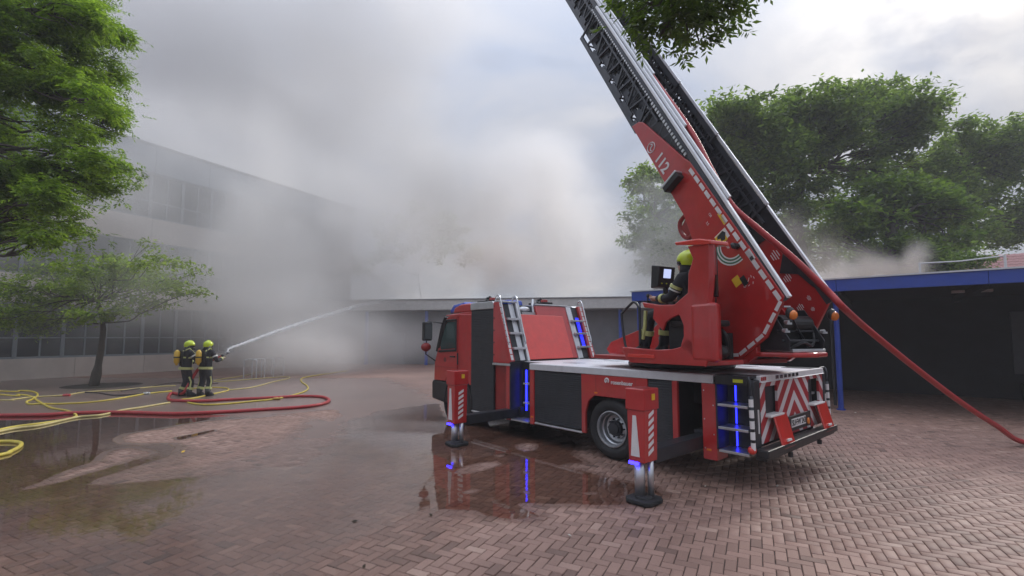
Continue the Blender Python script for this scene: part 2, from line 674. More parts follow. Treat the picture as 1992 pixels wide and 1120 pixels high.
# paving beyond the bricks one can tell apart: one sheet level with their tops
fs = MB()
fs.add([(-23.0, 17.0, -0.003), (22, 17.0, -0.003), (60, 60, -0.003), (-60, 60, -0.003)], [(0, 1, 2, 3)])
fs.add([(-60, 60, -0.003), (60, 60, -0.003), (60, 300, -0.003), (-60, 300, -0.003)], [(0, 1, 2, 3)])
fs.add([(-60, 60, -0.003), (-60, 2, -0.003), (-21, 17.0, -0.003), (-23, 17, -0.003)], [(0, 1, 2, 3)])
far_o = fs.build('paving_far_surface', GROUND, ground_o)

# ---------------------------------------------------------------- water on the paving
def water_mat():
    m = bpy.data.materials.new('standing_water')
    m.use_nodes = True
    t = m.node_tree
    for n in list(t.nodes):
        t.nodes.remove(n)
    at_ = N(t, 'ShaderNodeAttribute', attribute_name='wet')
    g = N(t, 'ShaderNodeNewGeometry')
    nz = N(t, 'ShaderNodeTexNoise', i_Scale=2.2, i_Detail=5.0, i_Roughness=0.6)
    t.links.new(g.outputs['Position'], nz.inputs['Vector'])
    nz2 = N(t, 'ShaderNodeTexNoise', i_Scale=14.0, i_Detail=2.0)
    t.links.new(g.outputs['Position'], nz2.inputs['Vector'])
    w = math_node(t, 'ADD', at_.outputs['Fac'], math_node(t, 'MULTIPLY', math_node(t, 'SUBTRACT', nz.outputs['Fac'], 0.5), 0.35))
    w = math_node(t, 'ADD', w, math_node(t, 'MULTIPLY', math_node(t, 'SUBTRACT', nz2.outputs['Fac'], 0.5), 0.10))
    damp = N(t, 'ShaderNodeMapRange', interpolation_type='SMOOTHSTEP')
    damp.inputs['From Min'].default_value = 0.10
    damp.inputs['From Max'].default_value = 0.45
    t.links.new(w, damp.inputs['Value'])
    film = N(t, 'ShaderNodeMapRange', interpolation_type='SMOOTHSTEP')
    film.inputs['From Min'].default_value = 0.62
    film.inputs['From Max'].default_value = 0.68
    t.links.new(w, film.inputs['Value'])
    tint = N(t, 'ShaderNodeMix', data_type='RGBA')
    tint.inputs[6].default_value = (1, 1, 1, 1)
    tint.inputs[7].default_value = (0.92, 0.87, 0.84, 1)
    t.links.new(damp.outputs[0], tint.inputs['Factor'])
    tint2 = N(t, 'ShaderNodeMix', data_type='RGBA')
    t.links.new(film.outputs[0], tint2.inputs['Factor'])
    t.links.new(tint.outputs[2], tint2.inputs[6])
    tint2.inputs[7].default_value = (0.84, 0.72, 0.65, 1)
    tr = N(t, 'ShaderNodeBsdfTransparent')
    t.links.new(tint2.outputs[2], tr.inputs['Color'])
    gl = N(t, 'ShaderNodeBsdfGlossy')
    gl.inputs['Color'].default_value = (1, 1, 1, 1)
    rg = math_node(t, 'MULTIPLY_ADD', film.outputs[0], -0.26, 0.28)
    t.links.new(rg, gl.inputs['Roughness'])
    bp = N(t, 'ShaderNodeBump')
    bp.inputs['Strength'].default_value = 0.05
    bp.inputs['Distance'].default_value = 0.01
    t.links.new(nz2.outputs['Fac'], bp.inputs['Height'])
    t.links.new(bp.outputs[0], gl.inputs['Normal'])
    fr = N(t, 'ShaderNodeFresnel')
    fr.inputs['IOR'].default_value = 1.36
    amt = math_node(t, 'MULTIPLY_ADD', film.outputs[0], 0.75, math_node(t, 'MULTIPLY', damp.outputs[0], 0.7))
    fac = math_node(t, 'MULTIPLY', fr.outputs[0], amt, clamp=True)
    mx = N(t, 'ShaderNodeMixShader')
    t.links.new(fac, mx.inputs[0])
    t.links.new(tr.outputs[0], mx.inputs[1])
    t.links.new(gl.outputs[0], mx.inputs[2])
    o = N(t, 'ShaderNodeOutputMaterial')
    t.links.new(mx.outputs[0], o.inputs['Surface'])
    return m


def gpoly(px):
    return np.array([ground(x, y)[:2] for x, y in px])


def sdist(P, poly):
    """Signed distance, positive inside, of points P (n,2) to a polygon."""
    A, B = poly, np.roll(poly, -1, 0)
    best = np.full(len(P), 1e9)
    inside = np.zeros(len(P), bool)
    for a, b in zip(A, B):
        ab = b - a
        tt = np.clip(((P - a) @ ab) / max(ab @ ab, 1e-9), 0, 1)
        q = a + tt[:, None] * ab
        best = np.minimum(best, np.hypot(*(P - q).T))
        cond = ((a[1] > P[:, 1]) != (b[1] > P[:, 1]))
        xi = (b[0] - a[0]) * (P[:, 1] - a[1]) / (b[1] - a[1] + 1e-12) + a[0]
        inside ^= cond & (P[:, 0] < xi)
    return np.where(inside, best, -best)


def c3(pts): return [(x / 2.546, 680 + y / 2.546) for x, y in pts]
def c7(pts): return [(600 + x / 2.846, 780 + y / 2.846) for x, y in pts]


damp_px = [(-900, 730), (300, 735), (760, 735), (900, 790), (850, 860), (836, 1000), (700, 1055), (560, 1160), (-900, 1160)]
left_px = [(-900, 790), (0, 812), (330, 803), (480, 812), (650, 830), (740, 800), (850, 785), (880, 830), (850, 900), (845, 985), (790, 1000), (752, 1024), (700, 1050), (640, 1085), (560, 1150), (-900, 1150)]
islands = [c3([(555, 440), (620, 415), (760, 395), (900, 370), (1030, 350), (1100, 345), (1280, 335), (1650, 300), (1720, 380), (1670, 450), (1600, 520), (1450, 580), (1280, 590), (1000, 635), (850, 645), (600, 665), (440, 672), (480, 640), (650, 590), (830, 530), (870, 490), (840, 470), (700, 475), (580, 470)]),
           c3([(80, 700), (200, 655), (300, 610), (450, 560), (480, 520), (560, 490), (680, 480), (800, 510), (640, 560), (430, 620), (300, 660), (130, 695)]),
           [(-40, 1075), (60, 1085), (140, 1125), (40, 1180), (-60, 1150)]]
crack = c3([(870, 437), (930, 425), (1060, 398), (1068, 404), (960, 432), (885, 450)])
truck_px = c7([(695, 150), (700, 250), (690, 340), (690, 450), (655, 510), (675, 632), (740, 600), (830, 605), (930, 610), (985, 640), (1110, 655), (1260, 650), (1280, 635), (1200, 600), (1150, 568), (1300, 570), (1450, 570), (1600, 580), (1760, 572), (1960, 520), (1900, 480), (1700, 440), (1550, 400), (1450, 375), (1380, 365), (1440, 345), (1530, 345), (1450, 300), (1480, 240), (1400, 180), (1300, 130), (1000, 100), (850, 100)])
tislands = [c7([(1140, 245), (1200, 232), (1280, 240), (1265, 272), (1200, 284), (1150, 270)]),
            c7([(800, 405), (850, 368), (960, 340), (1050, 336), (1080, 355), (960, 390), (870, 408)]),
            c7([(835, 515), (900, 490), (955, 495), (890, 520)]), c7([(1025, 300), (1090, 298), (1085, 310), (1030, 312)]),
            c7([(1515, 510), (1600, 508), (1590, 524), (1520, 520)])]
# grid finer near the camera
ys = [2.0]
while ys[-1] < 24:
    ys.append(ys[-1] + 0.012 * ys[-1])
ys = np.array(ys)
us = np.linspace(-1.25, 0.62, 420)
GX = us[None, :] * ys[:, None]
GY = np.repeat(ys[:, None], len(us), 1)
P = np.stack([GX.ravel(), GY.ravel()], -1)


def band(sd, width):
    return np.clip(0.65 + sd / width * 0.35, 0, 1)


sd_left = sdist(P, gpoly(left_px))
wet_left = band(sd_left, 0.55)
for il in islands:
    si = sdist(P, gpoly(il))
    wi = 0.16 + 1.1 * np.clip((P[:, 0] - ground(430, 850).x) / 1.8, 0, 1)      # the right end of the dry patch dries out gradually
    wet_left = np.minimum(wet_left, np.clip(0.65 - si / wi * 0.35, -0.2, 1))
wet_left = np.maximum(wet_left, band(sdist(P, gpoly(crack)), 0.05))
sd_t = sdist(P, gpoly(truck_px))
wet_t = np.clip(0.65 + sd_t / 0.10 * 0.35, 0, 1)
for il in tislands:
    si = sdist(P, gpoly(il))
    wet_t = np.minimum(wet_t, np.clip(0.65 - si / 0.05 * 0.35, 0.12, 1))
sd_d = sdist(P, gpoly(damp_px))
damp = np.clip(0.25 + sd_d / 0.8 * 0.22, 0, 0.46)
inI = np.max([sdist(P, gpoly(il)) for il in islands], 0)
damp = np.where(inI > -0.1, np.minimum(damp, np.clip(0.22 - inI * 0.9, -0.2, 0.46)), damp)
wet = np.maximum(np.maximum(wet_left, wet_t), damp)
ny, nx = GX.shape
idx = np.arange(ny * nx).reshape(ny, nx)
Fq = np.stack([idx[:-1, :-1], idx[:-1, 1:], idx[1:, 1:], idx[1:, :-1]], -1).reshape(-1, 4)
Fq = Fq[wet[Fq].max(1) > 0.01]
used, inv = np.unique(Fq, return_inverse=True)
water = mesh_np('puddle_water', np.column_stack([P[used], np.full(len(used), 0.0085)]), inv.reshape(-1, 4), water_mat())
wa = water.data.attributes.new('wet', 'FLOAT', 'POINT')
wa.data.foreach_set('value', wet[used].astype(np.float32))
tag(water, kind='structure')
# ---------------------------------------------------------------- the fire truck (turntable ladder), local axes: x forward, y to its left, z up
TR = Matrix.Translation(ground(1192, 897)) @ Matrix.Rotation(rad(130.9), 4, 'Z')
truck = empty('fire_truck', TR, 'red fire truck with raised turntable ladder, propped on outrigger legs on the wet paving', 'fire truck')


def tp(name, mb, mats, parent=None, bevel=0.008, smooth=False, M=None, pre=None):
    return mb.build(name, mats, parent or truck, M=M, bevel=bevel, smooth=smooth, pre=pre)


WID = 2.5
# chassis under the body
c = MB()
c.box(-2.0, 4.9, -0.95, -0.78, 0.52, 0.78).box(-2.0, 4.9, -1.72, -1.55, 0.52, 0.78)
for x in (-1.9, -0.9, 0.9, 1.8, 3.2, 4.6):
    c.box(x, x + 0.12, -1.56, -0.94, 0.55, 0.72)
c.box(0.62, 1.75, -2.3, -0.2, 0.42, 0.50)
c.cyl((-0.05, -2.2, 0.43), (-0.05, -0.3, 0.43), 0.11, 12)
c.ell((-0.05, -1.25, 0.43), (0.26, 0.24, 0.24))
c.cyl((4.1, -2.2, 0.43), (4.1, -0.3, 0.43), 0.08, 12)
c.box(-1.43, -1.19, -2.3, -0.2, 0.40, 0.62).box(2.28, 2.52, -2.3, -0.2, 0.30, 0.52)
tp('chassis', c, STEEL_DARK)


# wheels
def wheel(x, y, out_):
    t = MB()
    prof = [(0.27, -0.13), (0.36, -0.15), (0.425, -0.13), (0.452, -0.09), (0.455, 0.0), (0.452, 0.09), (0.425, 0.13), (0.36, 0.15), (0.27, 0.13)]
    t.lathe(prof, 40, 'y', closed=True)
    ty = tp('tyre', t, RUBBER, smooth=True, bevel=0, M=Matrix.Translation((x, y, 0.458)))
    ty.name = 'wheel'
    r = MB()
    s = out_
    rp = [(0.278, 0.115 * s), (0.272, 0.142 * s), (0.258, 0.145 * s), (0.246, 0.12 * s), (0.238, 0.05 * s), (0.222, 0.035 * s), (0.205, -0.02 * s), (0.155, -0.035 * s), (0.15, 0.0), (0.12, 0.01 * s)]
    r.lathe(rp, 40, 'y', caps=False)
    hb = MB()
    hb.lathe([(0.118, 0.0), (0.115, 0.05 * s), (0.095, 0.075 * s), (0.09, 0.10 * s), (0.0, 0.105 * s)], 24, 'y')
    for k in range(10):
        a = 2 * math.pi * k / 10
        hb.cyl((0.138 * math.cos(a), -0.01, 0.138 * math.sin(a)), (0.138 * math.cos(a), 0.035 * s, 0.138 * math.sin(a)), 0.014, 6)
    hb.build('hub', STEEL_DARK, ty)
    r.build('rim', RIM, ty, smooth=False, bevel=0)
    return ty


for wx in (0.04, 4.1):
    wheel(wx, -0.17, 1)
    wheel(wx, -2.33, -1)
    if wx < 1:
        wheel(wx, -0.50, 1)
        wheel(wx, -2.0, -1)

# deck with a notch at each front corner and each rear corner (the step wells)
dk = MB()
deck_poly = [(1.81, 0.0), (1.81, -0.34), (2.36, -0.34), (2.36, -2.16), (1.81, -2.16), (1.81, -2.5), (-1.58, -2.5), (-1.58, -2.16), (-2.0, -2.16), (-2.0, -0.34), (-1.58, -0.34), (-1.58, 0.0)]
dk.prism(deck_poly, 1.345, 1.372, 'xy')
tp('deck', dk, DECK, bevel=0.006)
for y0, y1 in ((-0.03, 0.008), (-2.508, -2.47)):
    ed = MB()
    ed.prism([(-1.58, 1.262), (1.81, 1.262), (1.81, 1.366), (-1.58, 1.366)], y0, y1, 'xz')
    tp('deck_edge', ed, DECK_EDGE, bevel=0.006)
for x, y in ((1.2, -0.7), (1.2, -1.9), (-1.25, -2.1)):
    hatch = MB()
    hatch.box(x, x + 0.34, y - 0.12, y + 0.12, 1.371, 1.379)
    tp('deck_hatch', hatch, ALU, bevel=0.002)

# body core that fills the sides behind the shutters and panels
core = MB()
core.box(0.62, 1.74, -2.42, -0.06, 0.36, 1.26)
core.box(-1.02, -0.64, -2.42, -0.06, 0.36, 1.26)
core.box(-0.64, 0.62, -2.1, -0.62, 0.6, 1.26)
core.box(-2.0, -1.62, -2.14, -0.36, 0.5, 1.343)
core.box(1.83, 2.34, -2.14, -0.36, 0.36, 1.343)
core.box(-1.60, -1.02, -2.14, -0.55, 0.92, 1.26)
tp('body_core', core, STEEL_DARK, bevel=0.004)
for side_y, s in ((0.0, 1), (-2.5, -1)):
    def yy(a, b):
        return (side_y - a * s, side_y - b * s) if s < 0 else (side_y - b, side_y - a)

    lo, hi = min(yy(0.0, 0.05)), max(yy(0.0, 0.05))
    wa_ = MB()
    arch = [(0.60, 0.33), (0.60, 1.26), (-0.62, 1.26), (-0.62, 0.36), (-0.53, 0.36), (-0.53, 0.62), (-0.44, 0.84), (-0.30, 0.935), (0.34, 0.935), (0.46, 0.84), (0.52, 0.66), (0.52, 0.33)]
    wa_.prism(arch, lo, hi, 'xz')
    tp('wheel_arch_panel', wa_, RED)
    li = MB()
    li.prism([(0.52, 0.40), (0.52, 0.66), (0.46, 0.84), (0.34, 0.935), (-0.30, 0.935), (-0.44, 0.84), (-0.53, 0.62), (-0.53, 0.40), (-0.56, 0.40), (-0.56, 0.64), (-0.46, 0.87), (-0.31, 0.965), (0.35, 0.965), (0.49, 0.87), (0.55, 0.68), (0.55, 0.40)], *sorted((side_y - 0.04 * s, side_y - 0.64 * s)), 'xz')
    tp('wheel_arch_liner', li, BLACK, bevel=0)
    sh = MB()
    lo2, hi2 = sorted((side_y - 0.012 * s, side_y - 0.05 * s))
    sh.box(0.605, 1.695, lo2, hi2, 0.365, 1.245)
    ro_ = tp('roller_shutter', sh, SHUTTER)
    hb_ = MB()
    hb_.box(0.63, 1.67, *sorted((side_y - 0.002 * s, side_y - 0.012 * s)), 0.37, 0.395)
    hb_.build('pull_bar', STEEL_DARK, ro_, bevel=0.003)
    sh = MB()
    sh.box(-0.995, -0.625, lo2, hi2, 0.365, 1.245)
    tp('roller_shutter', sh, SHUTTER)
    pl = MB()
    pl.box(1.70, 1.81, lo, hi, 0.30, 1.258)
    tp('body_pillar', pl, RED)
    pl = MB()
    pl.box(-1.08, -1.0, lo, hi, 0.36, 1.258)
    tp('body_pillar', pl, RED)
    pl = MB()
    pl.box(-1.60, -1.42, *sorted((side_y, side_y - 0.30 * s)), 0.31, 1.258)
    tp('rear_body_panel', pl, RED)
    sl_ = MB()
    sl_.tube([(0.60, side_y - 0.03 * s, 0.33), (1.72, side_y - 0.03 * s, 0.33)], 0.022, 8)
    tp('side_sill', sl_, ALU, bevel=0)
    sl_ = MB()
    sl_.box(-1.02, -0.62, *sorted((side_y, side_y - 0.05 * s)), 0.33, 0.36)
    tp('side_sill', sl_, ALU, bevel=0)
    for xm in (0.30, 1.75, -1.5):
        mk_ = MB()
        mk_.box(xm - 0.03, xm + 0.03, *sorted((side_y + 0.006 * s, side_y - 0.002 * s)), 0.97 if xm == 0.30 else 0.42, 0.995 if xm == 0.30 else 0.445)
        tp('side_marker_lamp', mk_, AMBER, bevel=0.002)
    for xm, z0, z1 in ((0.30, 1.0, 1.25), (-0.42, 1.0, 1.25)):
        mk_ = MB()
        mk_.box(xm - 0.002, xm + 0.002, *sorted((side_y + 0.0008 * s, side_y - 0.002 * s)), z0, z1)
        tp('panel_gap', mk_, BLACK, bevel=0)
    for k in range(5):
        mk_ = MB()
        mk_.cyl((-1.45 - 0.12 * (k % 2), side_y - 0.001 * s, 0.45 + 0.18 * k), (-1.45 - 0.12 * (k % 2), side_y + 0.003 * s, 0.45 + 0.18 * k), 0.009, 8)
        tp('bolt', mk_, ALU, bevel=0)
# white maker lettering on the near side panel
ML_ = Matrix.Translation((-0.185, 0.004, 1.165)) @ Matrix.Rotation(rad(180), 4, 'Z') @ Matrix.Rotation(rad(90), 4, 'X')
lettering('rosenbauer', 0.085, WHITE, truck, ML_, bold=0.002)
lg = MB()
ring = [(0.085 + 0.034 * math.cos(a), 0.004, 1.185 + 0.034 * math.sin(a)) for a in [2 * math.pi * (k / 20) - 1.1 for k in range(17)]]
lg.tube(ring, 0.011, 6)
lg.tube([(0.085, 0.004, 1.165), (0.085, 0.004, 1.20)], 0.009, 6)
tp('emblem', lg, WHITE, bevel=0)

# front step well (near side and far side): dark box, blue light strip, two steps
for s, y0 in ((1, 0.0), (-1, -2.5)):
    w = MB()
    def yb(a, b): return sorted((y0 - a * s, y0 - b * s))
    w.box(1.82, 2.36, *yb(0.30, 0.34), 0.33, 1.372)
    w.box(2.34, 2.37, *yb(0.0, 0.34), 0.33, 1.372)
    w.box(1.815, 1.84, *yb(0.02, 0.34), 0.33, 1.36)
    tp('step_well', w, STEEL_DARK, bevel=0.004)
    for z in (0.30, 0.62, 0.97):
        st = MB()
        st.box(1.85, 2.33 if z < 0.5 else 2.10, *yb(0.0 if z < 0.5 else 0.10, 0.30), z, z + 0.03)
        tp('step', st, ALU, bevel=0.004)
    l1 = MB()
    l1.box(2.20, 2.232, *yb(0.285, 0.30), 0.46, 1.22)
    tp('light_strip', l1, LED, bevel=0)
    rp = MB()
    rp.box(2.36, 2.47, *yb(0.0, 0.06), 0.29, 1.34)
    tp('body_pillar', rp, RED)
    # rear step well
    w = MB()
    w.box(-2.0, -1.60, *yb(0.30, 0.34), 0.46, 1.372)
    w.box(-1.62, -1.60, *yb(0.0, 0.30), 0.46, 1.372)
    w.box(-2.02, -1.60, *yb(0.0, 0.34), 1.345, 1.376)
    tp('step_well', w, STEEL_DARK, bevel=0.004)
    for z in (0.43, 0.71, 0.99):
        st = MB()
        st.box(-1.99, -1.625, *yb(0.0, 0.29), z, z + 0.032)
        tp('step', st, ALU, bevel=0.004)
    for za, zb_ in ((0.475, 0.70), (0.755, 0.98), (1.035, 1.23)):
        l1 = MB()
        l1.box(-1.731, -1.719, *yb(0.282, 0.30), za, zb_)
        tp('light_strip', l1, LED, bevel=0)
    ys_ = MB()
    ys_.box(-1.96, -1.82, *yb(-0.006, 0.0), 1.285, 1.335)
    ys_.box(-2.0, -1.60, *yb(-0.002, 0.03), 1.26, 1.372)
    tp('warning_label', ys_, [BLACK], bevel=0.002)
    yl = MB()
    yl.box(-1.95, -1.83, *yb(-0.010, -0.003), 1.295, 1.335)
    tp('warning_label', yl, GREEN_YELLOW, bevel=0)

# rear: chevron board, lamp recesses, dropped flaps, plate, bumper
XR = -2.05
ch_ = MB()
def ring_board(m, y0, y1, z0, z1, holes, x0, x1):
    """A board in the yz plane with rectangular holes, built from strips."""
    ysn = sorted({y0, y1, *[h[0] for h in holes], *[h[1] for h in holes]})
    for a, b in zip(ysn[:-1], ysn[1:]):
        cuts = [(z0, z1)]
        for h in holes:
            if h[0] <= a and h[1] >= b:
                cuts = [c_ for lo_, hi_ in cuts for c_ in ((lo_, h[2]), (h[3], hi_)) if c_[1] - c_[0] > 1e-4]
        for lo_, hi_ in cuts:
            m.box(x0, x1, a, b, lo_, hi_)
holes = [(-0.76, -0.37, 0.87, 1.235), (-2.36, -1.90, 0.87, 1.235)]
ring_board(ch_, -2.53, -0.22, 0.56, 1.30, holes, XR, XR + 0.03)
tp('chevron_board', ch_, CHEVRON, bevel=0)
for h in holes:
    rc = MB()
    rc.box(XR + 0.18, XR + 0.20, h[0] - 0.01, h[1] + 0.01, h[2] - 0.01, h[3] + 0.01)
    rc.box(XR + 0.03, XR + 0.2, h[0] - 0.02, h[0], h[2], h[3]).box(XR + 0.03, XR + 0.2, h[1], h[1] + 0.02, h[2], h[3])
    rc.box(XR + 0.03, XR + 0.2, h[0], h[1], h[3], h[3] + 0.02).box(XR + 0.03, XR + 0.2, h[0], h[1], h[2] - 0.02, h[2])
    rc.cyl((XR + 0.14, h[0] + 0.12, h[2] + 0.1), (XR + 0.19, h[0] + 0.12, h[2] + 0.1), 0.03, 12)
    rc.cyl((XR + 0.14, h[0] + 0.26, h[2] + 0.24), (XR + 0.19, h[0] + 0.26, h[2] + 0.24), 0.025, 12)
    tp('control_recess', rc, BLACK, bevel=0)
yl = MB()
yl.box(XR + 0.12, XR + 0.17, -2.27, -2.10, 0.93, 1.12)
tp('control_unit', yl, YELLOW, bevel=0.01)
for h, dy in ((holes[0], -0.10), (holes[1], -0.12)):
    f = MB()
    f.box(-0.012, 0.012, -0.205, 0.205, -0.42, 0.0)
    Mf = Matrix.Translation((XR - 0.05, (h[0] + h[1]) / 2 + dy, 0.885)) @ Matrix.Rotation(rad(14), 4, 'Y') @ Matrix.Rotation(rad(0), 4, 'X')
    fo = tp('flap', f, RED_FLAP, bevel=0.012, M=Mf)
    hd_ = MB()
    hd_.box(-0.035, -0.013, -0.06, 0.06, -0.34, -0.31)
    hd_.build('handle', WHITE, fo, bevel=0.004)
    le = MB()
    le.box(XR - 0.07, XR + 0.06, h[0] - 0.02, h[1] + 0.02, 0.865, 0.888)
    tp('recess_ledge', le, WHITE, bevel=0.004)
tb = MB()
tb.prism([(XR - 0.02, 1.30), (XR + 0.06, 1.372), (XR + 0.06, 1.30)], -2.53, -0.2, 'xz')
tb.box(XR - 0.02, XR + 0.03, -2.53, -0.2, 1.30, 1.375)
tp('rear_top_bar', tb, WHITE, bevel=0.006)
for k in range(3):
    sg = MB()
    sg.box(XR - 0.026, XR - 0.02, -0.36 + k * 0.055, -0.325 + k * 0.055, 1.315, 1.36)
    tp('red_marking', sg, RED, bevel=0)
for k in range(6):
    sg = MB()
    sg.box(XR - 0.030, XR - 0.018, -1.45 + k * 0.14, -1.35 + k * 0.14, 1.315, 1.362)
    tp('rear_warning_lamp', sg, CHROME, bevel=0.004)
pk = MB()
pk.box(XR - 0.03, XR, -1.86, -1.02, 0.60, 0.80)
tp('plate_holder', pk, BLACK, bevel=0.01)
pk = MB()
pk.box(XR - 0.040, XR - 0.031, -1.62, -1.10, 0.65, 0.76)
po = tp('number_plate', pk, WHITE, bevel=0.003)
Mp = Matrix.Translation((XR - 0.042, -1.36, 0.705)) @ Matrix.Rotation(rad(-90), 4, 'Z') @ Matrix.Rotation(rad(90), 4, 'X')
lettering('SU·FW 243', 0.108, BLACK, po, Mp, bold=0.002)
lm = MB()
lm.ell((XR - 0.035, -1.73, 0.67), (0.02, 0.045, 0.05))
tp('rear_lamp', lm, AMBER, bevel=0, smooth=True)
bm_ = MB()
bm_.box(-2.21, -2.06, -2.58, 0.0, 0.44, 0.535)
bm_.box(-2.17, -2.04, -2.56, -0.03, 0.40, 0.455)
tp('rear_bumper', bm_, BLACK, bevel=0.015)
for y0, y1 in ((-0.21, -0.02), (-2.66, -2.53)):
    sp = MB()
    sp.box(-2.06, -1.99, y0, y1, 0.53, 1.33)
    tp('rear_post', sp, STEEL_DARK, bevel=0.02)
    sp = MB()
    sp.box(-2.07, -2.06, (y0 + y1) / 2 - 0.012, (y0 + y1) / 2 + 0.012, 0.70, 0.98)
    tp('reflector', sp, WHITE, bevel=0)
for yr in (0.05, -2.72):
    r = MB()
    r.tube(smooth_path([(-2.0, yr * 0.6 - 0.1 if yr > 0 else yr + 0.15, 1.36), (-2.03, yr, 1.37), (-2.06, yr + 0.02, 1.30), (-2.06, yr + 0.02, 1.15)], 5), 0.018, 8)
    r.tube([(-2.06, yr + 0.02, 1.16), (-2.07, yr + 0.02, 0.58)], 0.024, 8)
    ro = tp('grab_rail', r, STEEL_DARK, bevel=0, smooth=True)
    for k in range(5):
        q = MB()
        q.cyl((-2.0605 - 0.002 * k, yr + 0.02, 1.12 - k * 0.125), (-2.062 - 0.002 * k, yr + 0.02, 1.03 - k * 0.125), 0.027, 10)
        q.build('reflective_band', WHITE, ro)
rv = MB()
rv.ell((-2.05, 0.06, 0.53), (0.05, 0.05, 0.05))
tp('side_marker_lamp', rv, RED_FLAP, bevel=0, smooth=True)
for y in (-0.8, -1.9):
    rv = MB()
    rv.cyl((-2.16, y, 0.40), (-2.16, y, 0.34), 0.03, 10)
    tp('tow_hook', rv, BLACK, bevel=0)


# outriggers: beam, box, leg, foot, stripes
def outrigger(x, s, zb=0.46, zt=1.27):
    y0 = 0.0 if s > 0 else -2.5
    def yb(a, b): return sorted((y0 + a * s, y0 + b * s))
    b = MB()
    b.box(x - 0.09, x + 0.09, *yb(-0.6, 1.05), zb - 0.04, zb + 0.12)
    b.box(x - 0.06, x + 0.06, *yb(1.0, 1.10), zb - 0.02, zb + 0.5)
    beam = tp('outrigger_beam', b, STEEL_DARK)
    o = MB()
    o.prism([(x - 0.10, zb), (x + 0.10, zb), (x + 0.115, zt - 0.24), (x - 0.115, zt - 0.24)], *yb(1.03, 1.29), 'xz')
    box_ = tp('outrigger_box', o, RED)
    o = MB()
    o.box(x - 0.125, x + 0.125, *yb(1.01, 1.31), zt - 0.24, zt)
    o.build('head', RED, box_, bevel=0.012)
    st = MB()
    st.prism([(x - 0.045, zb + 0.06), (x + 0.07, zb + 0.06), (x + 0.04, zt - 0.30), (x - 0.005, zt - 0.30)], *yb(1.290, 1.294), 'xz')
    st.build('reflective_stripe', WHITE, box_)
    for k in range(6):
        z = zb + 0.07 + k * 0.082
        sp = MB()
        yc = y0 + 1.16 * s
        sp.prism([(yc - 0.05, z), (yc - 0.05, z + 0.042), (yc + 0.05, z + 0.102), (yc + 0.05, z + 0.06)], x - 0.1185, x - 0.1145, 'yz') if False else None
        xa = x - 0.103 - 0.012 * (k / 6)
        sp.add([(xa - 0.004, yc + 0.05, z), (xa - 0.004, yc + 0.05, z + 0.045), (xa - 0.004, yc - 0.05, z + 0.095), (xa - 0.004, yc - 0.05, z + 0.05),
                (xa + 0.008, yc + 0.05, z), (xa + 0.008, yc + 0.05, z + 0.045), (xa + 0.008, yc - 0.05, z + 0.095), (xa + 0.008, yc - 0.05, z + 0.05)],
               [(0, 1, 2, 3), (7, 6, 5, 4), (0, 4, 5, 1), (1, 5, 6, 2), (2, 6, 7, 3), (3, 7, 4, 0)])
        sp.build('warning_stripe', WHITE, box_)
    yq = MB()
    yq.box(x - 0.131, x - 0.126, *yb(1.10, 1.16), zt - 0.13, zt - 0.06)
    yq.build('sticker', YELLOW, box_)
    bl = MB()
    bl.box(x - 0.02, x + 0.10, *yb(1.27, 1.30), zb - 0.03, zb + 0.0)
    bl.build('ground_light', LED_GROUND, box_)
    leg = MB()
    yc = y0 + 1.16 * s
    leg.cyl((x + 0.03, yc + 0.03, 0.07), (x + 0.03, yc + 0.03, zb + 0.02), 0.058, 20)
    leg.cyl((x - 0.06, yc - 0.05, 0.07), (x - 0.06, yc - 0.05, zb + 0.02), 0.036, 16)
    lo_ = tp('outrigger_leg', leg, ALU, smooth=False, bevel=0)
    lo_.data.polygons.foreach_set('use_smooth', [len(p.vertices) == 4 for p in lo_.data.polygons])
    ft = MB()
    ft.prism([(x - 0.17, yc - 0.11), (x - 0.11, yc - 0.17), (x + 0.11, yc - 0.17), (x + 0.17, yc - 0.11), (x + 0.17, yc + 0.11), (x + 0.11, yc + 0.17), (x - 0.11, yc + 0.17), (x - 0.17, yc + 0.11)], 0.008, 0.055, 'xy')
    ft.lathe([(0.11, 0.05), (0.10, 0.075), (0.075, 0.085)], 16, 'z', (x, yc, 0))
    tp('foot_plate', ft, RUBBER, bevel=0.01)
    return box_


for s in (1, -1):
    outrigger(-1.31, s)
    outrigger(2.40, s, 0.38)

